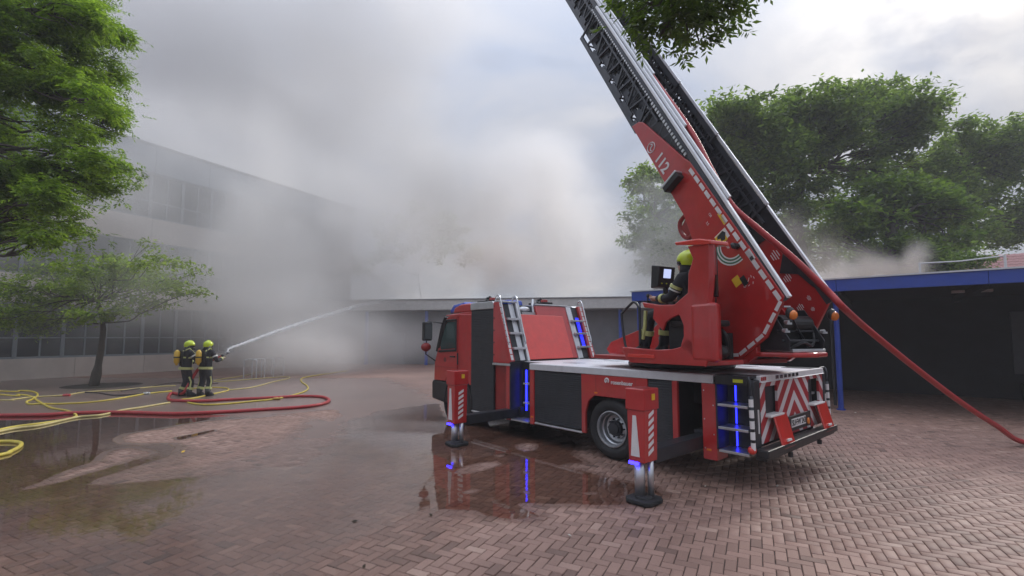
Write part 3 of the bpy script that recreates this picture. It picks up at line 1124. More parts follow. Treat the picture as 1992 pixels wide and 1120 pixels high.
# locker tower behind the cab
for s, y0 in ((1, 0.0), (-1, -2.5)):
    def yb(a, b): return sorted((y0 - a * s, y0 - b * s))
    sh = MB()
    sh.box(2.87, 3.62, *yb(0.012, 0.05), 0.34, 2.41)
    tp('roller_shutter', sh, SHUTTER)
    ca = MB()
    ca.prism([(2.86, 2.41), (2.86, 2.52), (2.90, 2.56), (3.60, 2.56), (3.64, 2.52), (3.64, 2.41)], *yb(0.0, 0.16), 'xz')
    tp('shutter_cassette', ca, ALU, bevel=0.01)
    sp = MB()
    sp.prism([(2.865, 1.345), (2.865, 2.54), (2.75, 2.54), (2.36, 1.39), (2.36, 1.345)], *yb(0.0, 0.045), 'xz')
    so = tp('sloped_side_panel', sp, RED)
    for k in range(5):
        bo = MB()
        z = 1.5 + k * 0.24
        bo.cyl((2.83, y0 + 0.001 * s, z), (2.83, y0 + 0.008 * s, z), 0.014, 8)
        bo.build('bolt', BLACK, so)
    sk = MB()
    sk.box(2.345, 2.875, *yb(-0.012, 0.06), 1.30, 1.34)
    tp('tower_sill', sk, ALU, bevel=0.006)
    rd = MB()
    rd.box(2.47, 2.865, *yb(0.06, 0.09), 0.30, 1.30)
    tp('recess_panel', rd, RED_DARK)
    lo_s = MB()
    lo_s.box(2.47, 3.64, *yb(0.05, 0.10), 0.28, 0.31)
    lo_s.tube([(2.5, y0 - 0.02 * s, 0.325), (3.62, y0 - 0.02 * s, 0.325)], 0.018, 8)
    tp('side_sill', lo_s, ALU, bevel=0)
tw = MB()
tw.prism([(2.93, 0.36), (3.60, 0.36), (3.60, 2.50), (2.80, 2.50), (2.42, 1.385), (2.42, 1.34), (2.93, 1.34)], -2.44, -0.06, 'xz')
tp('locker_tower', tw, STEEL_DARK, bevel=0.01)
# sloped rear face of the tower: red stringers, two ladders, central panel
SLX = lambda z: 2.36 + (z - 1.39) * (0.39 / 1.15)
nx_, nz_ = -0.947, 0.321


def slope_slab(m, y0, y1, z0, z1, off0, off1):
    a = []
    for z in (z0, z1):
        for o in (off0, off1):
            a += [(SLX(z) + nx_ * o, y0, z + nz_ * o), (SLX(z) + nx_ * o, y1, z + nz_ * o)]
    m.add(a, [(0, 1, 3, 2), (4, 6, 7, 5), (0, 4, 5, 1), (2, 3, 7, 6), (0, 2, 6, 4), (1, 5, 7, 3)])
    return m


ct = slope_slab(MB(), -1.77, -0.46, 1.40, 2.30, 0.0, 0.03)
tp('tower_rear_panel', ct, RED_FLAP, bevel=0.01)
fr = slope_slab(MB(), -1.93, -1.77, 1.40, 2.5, -0.03, 0.02)
slope_slab(fr, -1.77, -1.0, 2.30, 2.5, -0.03, 0.02)
tp('tower_rear_frame', fr, RED, bevel=0.008)
for y0, y1, lit in ((-0.44, -0.10, False), (-2.34, -1.96, True)):
    bk = slope_slab(MB(), y0, y1, 1.40, 2.52, -0.12, -0.02)
    tp('ladder_recess', bk, STEEL_DARK, bevel=0)
    ln = slope_slab(MB(), y0 + 0.02, (y0 + y1) / 2 - 0.02, 1.40, 2.52, -0.018, -0.012) if not lit else slope_slab(MB(), y0 + 0.2, y1 - 0.02, 1.40, 2.52, -0.018, -0.012)
    tp('recess_lining', ln, ALU, bevel=0)
    if lit:
        lq = slope_slab(MB(), y0 + 0.03, y0 + 0.13, 1.62, 2.28, -0.012, -0.004)
        tp('light_strip', lq, LED_SOFT, bevel=0)
    else:
        lq = slope_slab(MB(), y1 - 0.07, y1 - 0.045, 1.45, 2.3, -0.012, -0.004)
        tp('recess_edge', lq, STEEL_DARK, bevel=0)
    for z in (1.63, 1.92, 2.20):
        st = MB()
        x = SLX(z)
        st.box(x - 0.10, x + 0.06, y0, y1, z - 0.02, z + 0.022)
        tp('step', st, ALU, bevel=0.006)
for y0, y1 in ((-0.10, 0.0), (-0.50, -0.44), (-1.965, -1.93), (-2.5, -2.34)):
    sg = slope_slab(MB(), y0, y1, 1.37, 2.53, -0.03, 0.04)
    so = tp('ladder_stringer', sg, RED if y1 > -0.05 or y0 < -2.2 else ALU, bevel=0.008)
    if y1 > -0.05 or y0 < -2.2:
        for k in range(10):
            z = 1.40 + k * 0.113
            ya = y0 + 0.02 if y1 > -0.05 else y0 + 0.03
            q = slope_slab(MB(), ya + 0.01, ya + 0.07, z, z + 0.095, 0.040, 0.043)
            q.build('reflective_block', WHITE, so)
for y0, y1, z in ((-2.0, -1.0, 2.515), (-0.5, 0.0, 2.535)):
    tt = MB()
    tt.box(2.70, 2.84, y0, y1, z, z + 0.03)
    tp('tower_top_rail', tt, ALU, bevel=0.008)
for y in (-0.03, -0.47, -2.47):
    h = MB()
    pts = [(2.82, y, 2.50), (2.82, y, 2.62), (2.76, y, 2.665), (2.68, y, 2.60), (2.52, y, 2.05), (2.43, y, 1.78), (2.43, y, 1.70), (2.47, y, 1.68)]
    h.tube(smooth_path(pts, 4), 0.016, 8)
    tp('handrail', h, CHROME, bevel=0, smooth=True)

# cab
cb = MB()
cab_prof = [(3.66, 0.62), (3.62, 0.62), (3.62, 2.34), (3.70, 2.40), (4.50, 2.36), (4.66, 2.26), (4.96, 1.52), (5.08, 1.30), (5.10, 0.84), (4.62, 0.84), (4.58, 0.98), (4.36, 1.06), (3.86, 1.06), (3.68, 0.94)]
cb.prism(cab_prof, -2.42, -0.08, 'xz')
tp('cab_shell', cb, RED, bevel=0.03)
for s, y0 in ((1, -0.02), (-1, -2.48)):
    def yb(a, b): return sorted((y0 - a * s, y0 - b * s))
    pn = MB()
    pn.prism([(3.63, 0.84), (3.63, 2.33), (4.12, 2.35), (4.12, 1.06), (3.90, 1.06), (3.78, 0.98), (3.70, 0.84)], *yb(0.0, 0.07), 'xz')
    tp('cab_side_panel', pn, RED, bevel=0.02)
    dr = MB()
    ring_o = [(4.14, 1.06), (4.14, 2.30), (4.52, 2.30), (4.62, 2.22), (4.96, 1.50), (5.06, 1.28), (5.08, 0.86), (4.60, 0.86), (4.55, 1.0), (4.36, 1.06)]
    dr.prism(ring_o, *yb(0.0, 0.06), 'xz')
    do = tp('cab_door', dr, RED, bevel=0.014)
    wi = MB()
    wi.prism([(4.20, 1.60), (4.20, 2.19), (4.53, 2.19), (4.60, 2.14), (4.82, 1.66), (4.80, 1.56)], *yb(-0.006, 0.002), 'xz')
    wi.build('window', GLASS, do)
    ws = MB()
    for a, b in (((4.17, 1.55), (4.17, 2.22)), ((4.17, 2.22), (4.55, 2.22)), ((4.55, 2.22), (4.63, 2.16)), ((4.63, 2.16), (4.88, 1.60)), ((4.17, 1.56), (4.86, 1.52))):
        ws.tube([(a[0], y0 + 0.004 * s, a[1]), (b[0], y0 + 0.004 * s, b[1])], 0.026, 6)
    ws.build('window_seal', BLACK, do)
    hn = MB()
    hn.box(4.22, 4.40, *yb(-0.03, 0.0), 1.40, 1.43)
    hn.build('handle', BLACK, do, bevel=0.006)
    em = MB()
    em.lathe([(0.0, 0.0), (0.055, 0.0), (0.055, 0.004)], 16, 'y', (4.62, y0 + 0.003 * s, 1.34))
    em.build('door_crest', WHITE if False else principled('dark_crest', (0.16, 0.02, 0.02), 0.5), do)
    gr = MB()
    gr.box(4.16, 5.04, *yb(-0.004, 0.0), 1.17, 1.18)
    gr.build('crease', RED_DARK, do)
    dt_ = MB()
    dt_.tube([(4.05, y0 + 0.012 * s, 2.325), (4.55, y0 + 0.012 * s, 2.325)], 0.016, 6)
    dt_.tube([(4.14, y0 + 0.008 * s, 1.1), (4.14, y0 + 0.008 * s, 2.28)], 0.007, 4)
    tp('roof_gutter', dt_, RED, bevel=0)
    gh = MB()
    gh.tube([(4.06, y0 + 0.045 * s, 1.25), (4.06, y0 + 0.045 * s, 1.50)], 0.016, 8)
    tp('grab_handle', gh, BLACK, bevel=0)
    ap = MB()
    ap.tube([(4.70, y0 - 0.06 * s, 2.30), (4.80, y0 - 0.04 * s, 2.10), (5.03, y0 - 0.05 * s, 1.52)], 0.04, 8)
    tp('windscreen_pillar', ap, BLACK, bevel=0)
    fb = MB()
    fb.prism([(4.44, 0.40), (4.42, 0.84), (5.12, 0.86), (5.16, 0.80), (5.15, 0.44), (4.62, 0.38)], *yb(-0.01, 0.55), 'xz')
    tp('bumper_corner', fb, BLACK, bevel=0.03)
    wl = MB()
    wl.lathe([(0.50, -0.30), (0.53, -0.30), (0.53, 0.30), (0.50, 0.30)], 32, 'y', (4.1, y0 - 0.28 * s, 0.46), closed=True)
    tp('cab_wheel_arch', wl, BLACK, bevel=0)
    # mirrors on their arm
    ar = MB()
    ar.tube([(4.74, y0 - 0.02 * s, 2.16), (4.92, y0 + 0.28 * s, 2.20), (4.96, y0 + 0.30 * s, 1.46), (5.0, y0 + 0.02 * s, 1.30)], 0.016, 6)
    mo = tp('mirror_arm', ar, BLACK, bevel=0)
    mr = MB()
    mr.prism([(y0 + 0.19 * s, 1.76), (y0 + 0.41 * s, 1.76), (y0 + 0.41 * s, 2.19), (y0 + 0.19 * s, 2.19)], 4.86, 4.97, 'yz')
    mr.build('mirror', BLACK, mo, bevel=0.03)
    mr = MB()
    mr.prism([(y0 + 0.20 * s, 1.80), (y0 + 0.40 * s, 1.80), (y0 + 0.40 * s, 2.15), (y0 + 0.20 * s, 2.15)], 4.853, 4.859, 'yz')
    mr.build('mirror_glass', principled('mirror_glass', (0.30, 0.31, 0.33), 0.08, 0.9), mo)
    mr = MB()
    mr.ell((4.92, y0 + 0.32 * s, 1.62), (0.09, 0.12, 0.10))
    mr.build('wide_mirror', RED_DARK, mo, smooth=True)
    # beacon
    bc = MB()
    bc.prism([(3.98, 2.40), (4.66, 2.38), (4.64, 2.46), (4.50, 2.58), (4.10, 2.62), (3.98, 2.56)], *yb(0.12, 0.55), 'xz')
    tp('blue_beacon', bc, BLUE_GLASS, bevel=0.05)
    rf = MB()
    rf.prism([(3.64, 2.38), (4.40, 2.38), (4.34, 2.50), (4.10, 2.56), (3.80, 2.57), (3.64, 2.52)], *yb(0.05, 0.80), 'xz')
    tp('roof_fairing', rf, RED, bevel=0.03)
bl = MB()
bl.prism([(2.92, 2.50), (3.40, 2.50), (3.36, 2.62), (2.96, 2.62)], -0.86, -0.46, 'xz')
tp('blue_beacon', bl, BLUE_GLASS, bevel=0.03)
bf = MB()
bf.box(5.02, 5.16, -2.45, -0.05, 0.42, 0.86)
tp('front_bumper', bf, BLACK, bevel=0.03)
wn = MB()
wn.prism([(4.72, 2.20), (5.02, 1.48), (5.035, 1.49), (4.735, 2.21)], -2.34, -0.16, 'xz')
tp('windscreen', wn, GLASS, bevel=0)
# roof gear: nozzle, antenna, hose fitting
for x, y in ((3.35, -0.25), (3.05, -1.45)):
    g = MB()
    g.box(x - 0.30, x + 0.22, y - 0.12, y + 0.12, 2.56, 2.60)
    g.cyl((x - 0.05, y, 2.60), (x - 0.05, y, 2.70), 0.022, 8)
    g.tube([(x + 0.05, y, 2.60), (x + 0.12, y - 0.05, 2.66), (x + 0.02, y - 0.1, 2.68)], 0.03, 8)
    go = tp('roof_fitting', g, BLACK, bevel=0.006)
    q = MB()
    q.box(x - 0.22, x - 0.10, y - 0.05, y + 0.05, 2.60, 2.66)
    q.build('red_cap', RED, go, bevel=0.01)
gn = MB()
gn.tube([(2.74, -0.98, 2.34), (2.78, -0.99, 2.50), (2.82, -1.04, 2.64)], 0.03, 8)
gn.box(2.70, 2.84, -1.05, -0.62, 2.30, 2.36)
gn.ell((2.80, -0.75, 2.42), (0.10, 0.16, 0.06))
tp('monitor_nozzle', gn, ALU, bevel=0)
# ---------------------------------------------------------------- turntable, operator's stand and ladder
HD, EL = rad(26), rad(58.7)                    # ladder heading (left of +Y) and elevation
fh = Vector((-math.sin(HD), math.cos(HD), 0))
lv = Vector((-math.cos(HD), -math.sin(HD), 0))  # to the ladder's left
fl = fh * math.cos(EL) + Vector((0, 0, math.sin(EL)))
nv = lv.cross(fl) * -1                          # out of the climbing side
B0 = Vector((3.6966, 5.7582, 2.3299))


def frame(a, b, c, o):
    M = Matrix.Identity(4)
    for i, v in enumerate((a, b, c)):
        M.col[i][:3] = v
    M.col[3][:3] = o
    return M


MT_W = frame(fh, lv, Vector((0, 0, 1)), (B0.x, B0.y, 0))     # turret axes: forward, left, up
ML_W = frame(fl, lv, nv, B0)                                 # ladder axes: along, left, out
TI = TR.inverted()
MT, ML = TI @ MT_W, TI @ ML_W


def tt_(name, mb, mats, parent=None, bevel=0.008, smooth=False):
    return mb.build(name, mats, parent or truck, M=MT if parent is None else None, bevel=bevel, smooth=smooth)


def tl_(name, mb, mats, parent=None, bevel=0.006, smooth=False):
    return mb.build(name, mats, parent or truck, M=ML if parent is None else None, bevel=bevel, smooth=smooth)


r = MB()
r.lathe([(0.0, 1.37), (0.80, 1.37), (0.82, 1.40), (0.82, 1.44), (0.74, 1.46), (0.74, 1.50), (0.0, 1.50)], 48, 'z', (2.20, 0.0, 0))
tt_('turntable_ring', r, BLACK)
b = MB()
b.prism([(0.85, -0.62), (0.62, -0.35), (0.62, 0.50), (1.0, 1.20), (2.9, 1.20), (3.0, 0.6), (2.9, -0.62)], 1.50, 1.56, 'xy')
tt_('turntable_floor', b, RED_DARK)
# side walls of the turret that carry the ladder
for l0, l1 in ((0.36, 0.44), (-0.44, -0.36)):
    w = MB()
    w.prism([(0.62, 1.52), (2.6, 1.52), (2.45, 1.9), (1.6, 2.5), (0.75, 2.35), (0.50, 2.0), (0.48, 1.62)], l0, l1, 'xz')
    tt_('turret_wall', w, RED, bevel=0.01)
w = MB()
w.box(0.7, 1.5, -0.33, 0.33, 1.56, 2.35)
w.cyl((0.55, -0.36, 2.05), (0.55, 0.36, 2.05), 0.09, 12)
w.box(0.35, 0.8, -0.25, 0.25, 1.75, 1.98)
tt_('turret_machinery', w, BLACK, bevel=0.02)
w = MB()
w.tube([(0.95, 0.56, 1.60), (1.0, 0.60, 1.95), (1.15, 0.58, 2.25)], 0.05, 8)
w.tube([(1.2, 0.52, 1.58), (1.22, 0.62, 1.8), (1.15, 0.55, 2.1), (1.3, 0.5, 2.3)], 0.035, 8)
w.tube([(0.82, 0.55, 1.62), (0.86, 0.64, 1.72), (1.05, 0.62, 1.70), (1.2, 0.66, 1.62)], 0.04, 8)
w.tube(smooth_path([(0.75, 0.62, 1.60), (0.70, 0.72, 1.85), (0.85, 0.78, 2.02), (1.0, 0.7, 1.9), (0.95, 0.62, 1.62)], 4), 0.03, 8)
w.tube(smooth_path([(0.7, 0.85, 1.58), (0.66, 0.9, 1.74), (0.8, 0.94, 1.84), (0.95, 0.85, 1.7)], 4), 0.028, 8)
w.ell((0.72, 0.8, 1.66), (0.10, 0.12, 0.09))
w.box(0.8, 1.4, 0.45, 0.56, 1.56, 1.9)
tt_('hydraulic_hoses', w, BLACK, bevel=0)
for l in (0.27, -0.27):
    p = MB()
    p.cyl((1.75, l, 1.58), (1.45, l, 2.45), 0.085, 16)
    p.cyl((1.45, l, 2.45), (1.30, l, 2.9), 0.055, 16)
    tt_('lifting_cylinder', p, STEEL_DARK, bevel=0)
# rear of the turret: lit red cover plate, grab bars, amber lamps
pl = MB()
pl.prism([(0.95, 0.44), (0.42, 0.44), (0.10, 0.30), (-0.02, 0.0), (0.05, -0.30), (0.40, -0.44), (0.95, -0.44)], 1.60, 1.66, 'xy')
tt_('turret_rear_cover', pl, RED, bevel=0.02)
pl = MB()
pl.box(0.10, 0.75, -0.34, 0.30, 1.662, 1.70)
tt_('step_plate', pl, ALU, bevel=0.006)
for z, a in ((1.80, 0.18), (1.92, 0.24)):
    q = MB()
    q.tube([(a, 0.40, z), (a, -0.40, z)], 0.018, 8)
    tt_('grab_bar', q, STEEL_DARK, bevel=0)
q = MB()
q.box(0.42, 0.60, -0.34, 0.34, 1.72, 2.12)
q.cyl((0.30, -0.30, 2.02), (0.30, 0.30, 2.02), 0.10, 16)
tt_('winch_drum', q, BLACK, bevel=0.012)
for l in (-0.34, 0.33):
    q = MB()
    q.prism([(0.12, 1.68), (0.62, 1.68), (0.60, 2.20), (0.34, 2.20), (0.10, 1.80)], l, l + 0.02, 'xz')
    tt_('winch_bracket', q, STEEL_DARK, bevel=0.005)
q = MB()
q.tube([(0.14, 0.30, 2.20), (0.20, 0.05, 1.95), (0.26, -0.25, 1.72)], 0.014, 6)
tt_('rope', q, STEEL_DARK, bevel=0)
q = MB()
q.tube(smooth_path([(0.2, 0.25, 1.70), (0.10, 0.1, 1.78), (0.12, -0.1, 1.74), (0.22, -0.3, 1.86), (0.3, -0.36, 2.1)], 4), 0.018, 6)
tt_('cable_loop', q, BLACK, bevel=0)
q = MB()
q.box(0.12, 0.16, 0.28, 0.40, 2.205, 2.225)
tt_('step_lip', q, ALU, bevel=0.003)
for l, z, a in ((0.36, 1.93, 0.13), (0.30, 2.03, 0.14), (-0.37, 1.92, 0.12)):
    q = MB()
    q.cyl((a, l, z), (a + 0.05, l, z), 0.022, 10)
    q.box(a, a + 0.02, l - 0.06, l + 0.03, z - 0.03, z - 0.005)
    tt_('pin_bracket', q, ALU, bevel=0)
for l, a in ((0.40, 0.02), (-0.42, 0.02)):
    q = MB()
    q.ell((a, l, 2.11), (0.05, 0.055, 0.06))
    lo_ = tt_('amber_lamp', q, AMBER, bevel=0, smooth=True)
    q = MB()
    q.ell((a + 0.03, l, 2.13), (0.05, 0.065, 0.075))
    q.build('lamp_housing', BLACK, lo_, smooth=True)

# operator's stand
NL, FL_ = 1.27, 0.60                            # near and far side of the stand
tray = MB()
tray.prism([(2.09, 1.70), (2.0, 1.54), (1.90, 1.48), (0.55, 1.50), (0.50, 1.60), (0.84, 1.86), (0.86, 1.80), (0.95, 1.72), (1.10, 1.69), (1.34, 1.675)], NL - 0.045, NL, 'xz')
tray.prism([(2.09, 1.66), (2.0, 1.52), (1.90, 1.48), (0.55, 1.50), (0.55, 1.56), (1.9, 1.56), (2.05, 1.68)], FL_, NL, 'xz')
tt_('stand_tray', tray, RED, bevel=0.012)
li = MB()
li.box(1.40, 1.95, NL, NL + 0.015, 1.555, 1.605)
tt_('tray_marking', li, RED_FLAP, bevel=0.004)
sh = MB()
sh.prism([(0.44, 2.97), (0.78, 2.99), (0.70, 2.82), (0.78, 2.64), (0.80, 2.40), (1.03, 2.27), (1.30, 2.28), (1.64, 2.34), (1.60, 2.26), (1.41, 2.23), (1.43, 2.10), (1.25, 1.93), (1.19, 2.04), (1.10, 2.09), (0.95, 2.13), (0.885, 2.0), (0.885, 1.86), (0.93, 1.76), (0.93, 1.70), (0.66, 1.55), (0.56, 1.66), (0.53, 2.0), (0.48, 2.34), (0.45, 2.55)], NL - 0.04, NL, 'xz')
tt_('seat_shell_side', sh, RED, bevel=0.014)
inn = MB()
inn.box(0.86, 1.42, NL - 0.30, NL - 0.28, 1.56, 2.14)
tt_('footwell_panel', inn, STEEL_DARK, bevel=0)
bk = MB()
bprof = [(2.97, 0.41), (2.55, 0.42), (2.34, 0.45), (2.0, 0.50), (1.66, 0.53), (1.56, 0.60)]
sect = [(0.04, NL - 0.005), (0.0, NL - 0.05), (0.09, 1.10), (0.14, 1.02), (0.20, 1.02), (0.15, 1.10), (0.10, NL - 0.03)]
vs_ = [(a_ + da, l_, z_) for z_, a_ in bprof for da, l_ in sect]
ns = len(sect)
fs_ = [(i * ns + j, i * ns + (j + 1) % ns, (i + 1) * ns + (j + 1) % ns, (i + 1) * ns + j) for i in range(len(bprof) - 1) for j in range(ns)]
fs_ += [tuple(range(ns)), tuple((len(bprof) - 1) * ns + j for j in range(ns))]
bk.add(vs_, fs_)
tt_('seat_shell_back', bk, RED, bevel=0.015)
lb_ = MB()
lb_.prism([(0.44, NL + 0.012), (0.39, NL - 0.05), (0.47, 1.08), (0.56, 1.0), (0.80, 1.0), (0.80, NL - 0.05), (0.74, NL + 0.012)], 1.55, 2.26, 'xy')
tt_('seat_shell_base', lb_, RED, bevel=0.05)
bp = MB()
bp.prism([(0.485, 1.115), (0.53, 1.03), (0.60, 1.03), (0.56, 1.115)], 2.34, 2.90, 'xy')
tt_('back_recess', bp, BLACK, bevel=0.004)
bp = MB()
bp.prism([(0.455, 1.19), (0.478, 1.11), (0.50, 1.11), (0.50, 1.19)], 2.6, 2.9, 'xy')
tt_('back_recess', bp, RED_DARK, bevel=0.004)
rf = MB()
rf.prism([(0.95, 3.03), (0.97, 3.075), (0.58, 3.05), (0.40, 3.0), (0.40, 2.95), (0.60, 2.97)], 0.98, NL + 0.03, 'xz')
tt_('headrest_roof', rf, RED_FLAP, bevel=0.015)
se = MB()
se.box(0.62, 1.22, 0.72, 1.18, 1.98, 2.06).box(0.78, 0.90, 0.76, 1.16, 2.02, 2.72)
tt_('seat', se, BLACK, bevel=0.03)
wg = MB()
wg.prism([(3.35, 1.63), (3.22, 1.76), (2.50, 1.96), (2.50, 1.55), (3.26, 1.55)], 0.55, 0.60, 'xz')
tt_('stand_guard', wg, RED, bevel=0.01)
rl = MB()
rl.tube(smooth_path([(2.06, NL - 0.06, 1.68), (2.10, NL - 0.06, 1.78), (2.16, NL - 0.06, 2.16), (2.12, NL - 0.06, 2.22), (1.95, NL - 0.06, 2.33), (1.87, NL - 0.06, 2.355), (1.79, NL - 0.06, 2.30), (1.76, NL - 0.06, 2.18), (1.76, NL - 0.06, 1.72)], 5), 0.020, 8)
tt_('guard_rail', rl, STEEL_DARK, bevel=0, smooth=True)
ar = MB()
ar.box(1.02, 1.66, 0.66, 0.74, 2.24, 2.31)
tt_('armrest', ar, RED, bevel=0.012)
for l, a in ((1.20, 1.60), (0.70, 1.60)):
    j = MB()
    j.cyl((a, l, 2.30), (a - 0.01, l, 2.42), 0.012, 8)
    j.ell((a - 0.01, l, 2.43), (0.025, 0.025, 0.03))
    tt_('joystick', j, BLACK, bevel=0)
cs = MB()
cs.prism([(1.83, 2.57), (1.68, 2.58), (1.63, 2.88), (1.80, 2.91)], 0.62, 0.93, 'xz')
cs.box(1.70, 1.76, 0.70, 0.76, 2.0, 2.6)
co_ = tt_('control_console', cs, BLACK, bevel=0.012)
sc = MB()
z0, z1 = 2.71, 2.84
def cx(z): return 1.68 + (z - 2.58) * (-0.05 / 0.30) - 0.004
sc.add([(cx(z0), 0.70, z0), (cx(z0), 0.84, z0), (cx(z1), 0.84, z1), (cx(z1), 0.70, z1), (cx(z0) + 0.003, 0.70, z0), (cx(z0) + 0.003, 0.84, z0), (cx(z1) + 0.003, 0.84, z1), (cx(z1) + 0.003, 0.70, z1)], [(0, 1, 2, 3), (7, 6, 5, 4), (0, 4, 5, 1), (1, 5, 6, 2), (2, 6, 7, 3), (3, 7, 4, 0)])
sc.build('screen', SCREEN, co_)
for k in range(5):
    kb = MB()
    kb.ell((cx(2.63), 0.68 + k * 0.045, 2.63), (0.008, 0.012, 0.012), 8, 5)
    kb.build('button', GREEN_YELLOW if k % 2 == 0 else BLACK, co_)

# ladder: base section with red side panels, then three inner sections
HWD = 0.475
panel_prof = [(4.12, -0.66), (4.03, -0.50), (3.93, -0.44), (2.67, -0.17), (2.55, -0.13), (0.03, -0.055), (-0.25, -0.53), (-0.29, -0.99), (-0.13, -1.30), (0.18, -1.33), (0.55, -1.12), (1.15, -0.86), (1.60, -0.73), (1.97, -0.66)]
for l0, l1 in ((HWD - 0.05, HWD), (-HWD, -HWD + 0.05)):
    p = MB()
    p.prism(panel_prof, l0, l1, 'xz')
    po_ = tl_('ladder_side_panel', p, RED, bevel=0.01)
    if l0 > 0:
        near_panel = po_
    else:
        far_panel = po_


def on_near(mb_poly, mat, name, h=0.004):
    q = MB()
    q.prism(mb_poly, HWD, HWD + h, 'xz')
    return q.build(name, mat, near_panel)


# reflective blocks along the panel's edge
pts = [(2.46, -0.165), (0.05, -0.095)]
n_b = 15
for k in range(n_b):
    s0 = 2.46 - k * 0.164
    n0 = -0.165 + (2.46 - s0) * 0.029
    on_near([(s0, n0), (s0 - 0.13, n0 + 0.004), (s0 - 0.135, n0 - 0.050), (s0, n0 - 0.054)], WHITE, 'reflective_block')
edge = [(0.0, -0.10), (-0.225, -0.53), (-0.262, -0.985), (-0.12, -1.26)]
for a, b_ in zip(edge[:-1], edge[1:]):
    a, b_ = Vector(a), Vector(b_)
    L_ = (b_ - a).length
    k = max(2, round(L_ / 0.165))
    d = (b_ - a) / k
    nn_ = Vector((-d.y, d.x)).normalized() * 0.045
    if nn_.x < 0:
        nn_ = -nn_
    for i in range(k):
        p0, p1 = a + d * (i + 0.1), a + d * (i + 0.9)
        on_near([tuple(p0), tuple(p1), tuple(p1 + nn_), tuple(p0 + nn_)], WHITE, 'reflective_block')
# lettering and signs on the near panel
MX = Matrix(((-1, 0, 0, 0), (0, 0, 1, 0), (0, 1, 0, 0), (0, 0, 0, 1)))


def on_panel(s, n, rot=0.0, lift=0.005):
    return Matrix.Translation((s, HWD + lift, n)) @ MX @ Matrix.Rotation(rot, 4, 'Z')


lettering('112', 0.25, WHITE, near_panel, on_panel(2.99, -0.525), bold=0.006)
ring = MB()
ring.tube([(3.40 + 0.085 * math.cos(a), HWD + 0.004, -0.545 + 0.085 * math.sin(a)) for a in [2 * math.pi * k / 24 for k in range(24)]], 0.008, 6, closed=True)
hs = [(3.40 - q[0], HWD + 0.004, -0.545 + q[1]) for q in ((-0.045, 0.02), (-0.03, 0.045), (0.0, 0.03), (0.0, -0.0), (0.03, -0.035), (0.055, -0.02))]
ring.tube(smooth_path(hs, 3), 0.010, 6)
ring.build('telephone_symbol', WHITE, near_panel)
sf = MB()
sf.prism([(2.56, -0.66), (2.56, -0.33), (2.44, -0.33), (2.44, -0.66)], HWD, HWD + 0.13, 'xz')
sf.build('step_bracket', BLACK, near_panel, bevel=0.008)
sf = MB()
sf.prism([(2.56, -0.67), (2.56, -0.32), (2.525, -0.32), (2.525, -0.67)], HWD, HWD + 0.14, 'xz')
sf.build('step_edge', ALU, near_panel, bevel=0.004)


def rect(s, n, w, h, ang):
    c_, s_ = math.cos(ang), math.sin(ang)
    return [(s + x * c_ - y * s_, n + x * s_ + y * c_) for x, y in ((-w / 2, -h / 2), (w / 2, -h / 2), (w / 2, h / 2), (-w / 2, h / 2))]


on_near(rect(1.44, -0.185, 0.20, 0.045, 0.0), YELLOW, 'yellow_label')
q = on_near(rect(1.23, -0.32, 0.15, 0.20, 0.0), WHITE, 'warning_sign')
on_near(rect(1.215, -0.345, 0.15, 0.16, 0.0), YELLOW, 'warning_sign', 0.006)
on_near([(1.29, -0.27), (1.24, -0.245), (1.16, -0.30), (1.18, -0.36), (1.22, -0.35), (1.24, -0.40), (1.28, -0.38)], BLACK, 'warning_sign', 0.008)
q = on_near(rect(0.58, -0.475, 0.13, 0.11, 0.0), YELLOW, 'load_sign')
on_near(rect(0.52, -0.385, 0.13, 0.075, 0.0), BLACK, 'load_sign', 0.005)
on_near(rect(0.74, -0.13, 0.16, 0.075, 0.0), WHITE, 'load_label')
on_near(rect(0.69, -0.135, 0.05, 0.05, 0.0), BLACK, 'load_label', 0.007)
kn = MB()
kn.cyl((0.96, HWD, -0.21), (0.96, HWD + 0.08, -0.21), 0.04, 14)
kn.ell((0.96, HWD + 0.08, -0.21), (0.05, 0.035, 0.03))
kn.build('lamp_knob', BLACK, near_panel)
# inclination scale: three white-green arcs
GREEN = principled('scale_green', (0.02, 0.16, 0.09), 0.5)
ca, cn = 1.03, -0.27
for i, (r0, mt) in enumerate(((0.17, WHITE), (0.19, GREEN), (0.213, WHITE), (0.232, GREEN), (0.255, WHITE))):
    angs = [rad(t) for t in range(-175, -20, 9)]
    pr = [(ca + r0 * math.cos(a) * -1, cn + r0 * math.sin(a)) for a in angs]
    pr += [(ca + (r0 + 0.018) * math.cos(a) * -1, cn + (r0 + 0.018) * math.sin(a)) for a in reversed(angs)]
    # turn the arc so that it hangs level although the ladder is raised
    el2 = rad(-28)
    rot_ = [(ca + (x - ca) * math.cos(el2) - (y - cn) * math.sin(el2), cn + (x - ca) * math.sin(el2) + (y - cn) * math.cos(el2)) for x, y in pr]
    q = MB()
    nn2 = len(angs)
    vs = [(x, HWD + 0.002 + 0.001 * 1, y) for x, y in rot_] + [(x, HWD + 0.0045, y) for x, y in rot_]
    fs2 = []
    for k in range(nn2 - 1):
        o1, o2 = k, 2 * nn2 - 1 - k
        fs2.append((o1, o1 + 1, o2 - 1, o2))
        fs2.append((2 * nn2 + o2, 2 * nn2 + o2 - 1, 2 * nn2 + o1 + 1, 2 * nn2 + o1))
    q.add(vs, fs2)
    q.build('angle_scale', mt, near_panel)
for s_, n_, b_ in ((1.62, -0.30, '120'), (1.55, -0.40, '3,5'), (1.08, -0.33, 'STOP')):
    lettering(b_, 0.05, WHITE, near_panel, on_panel(s_, n_))
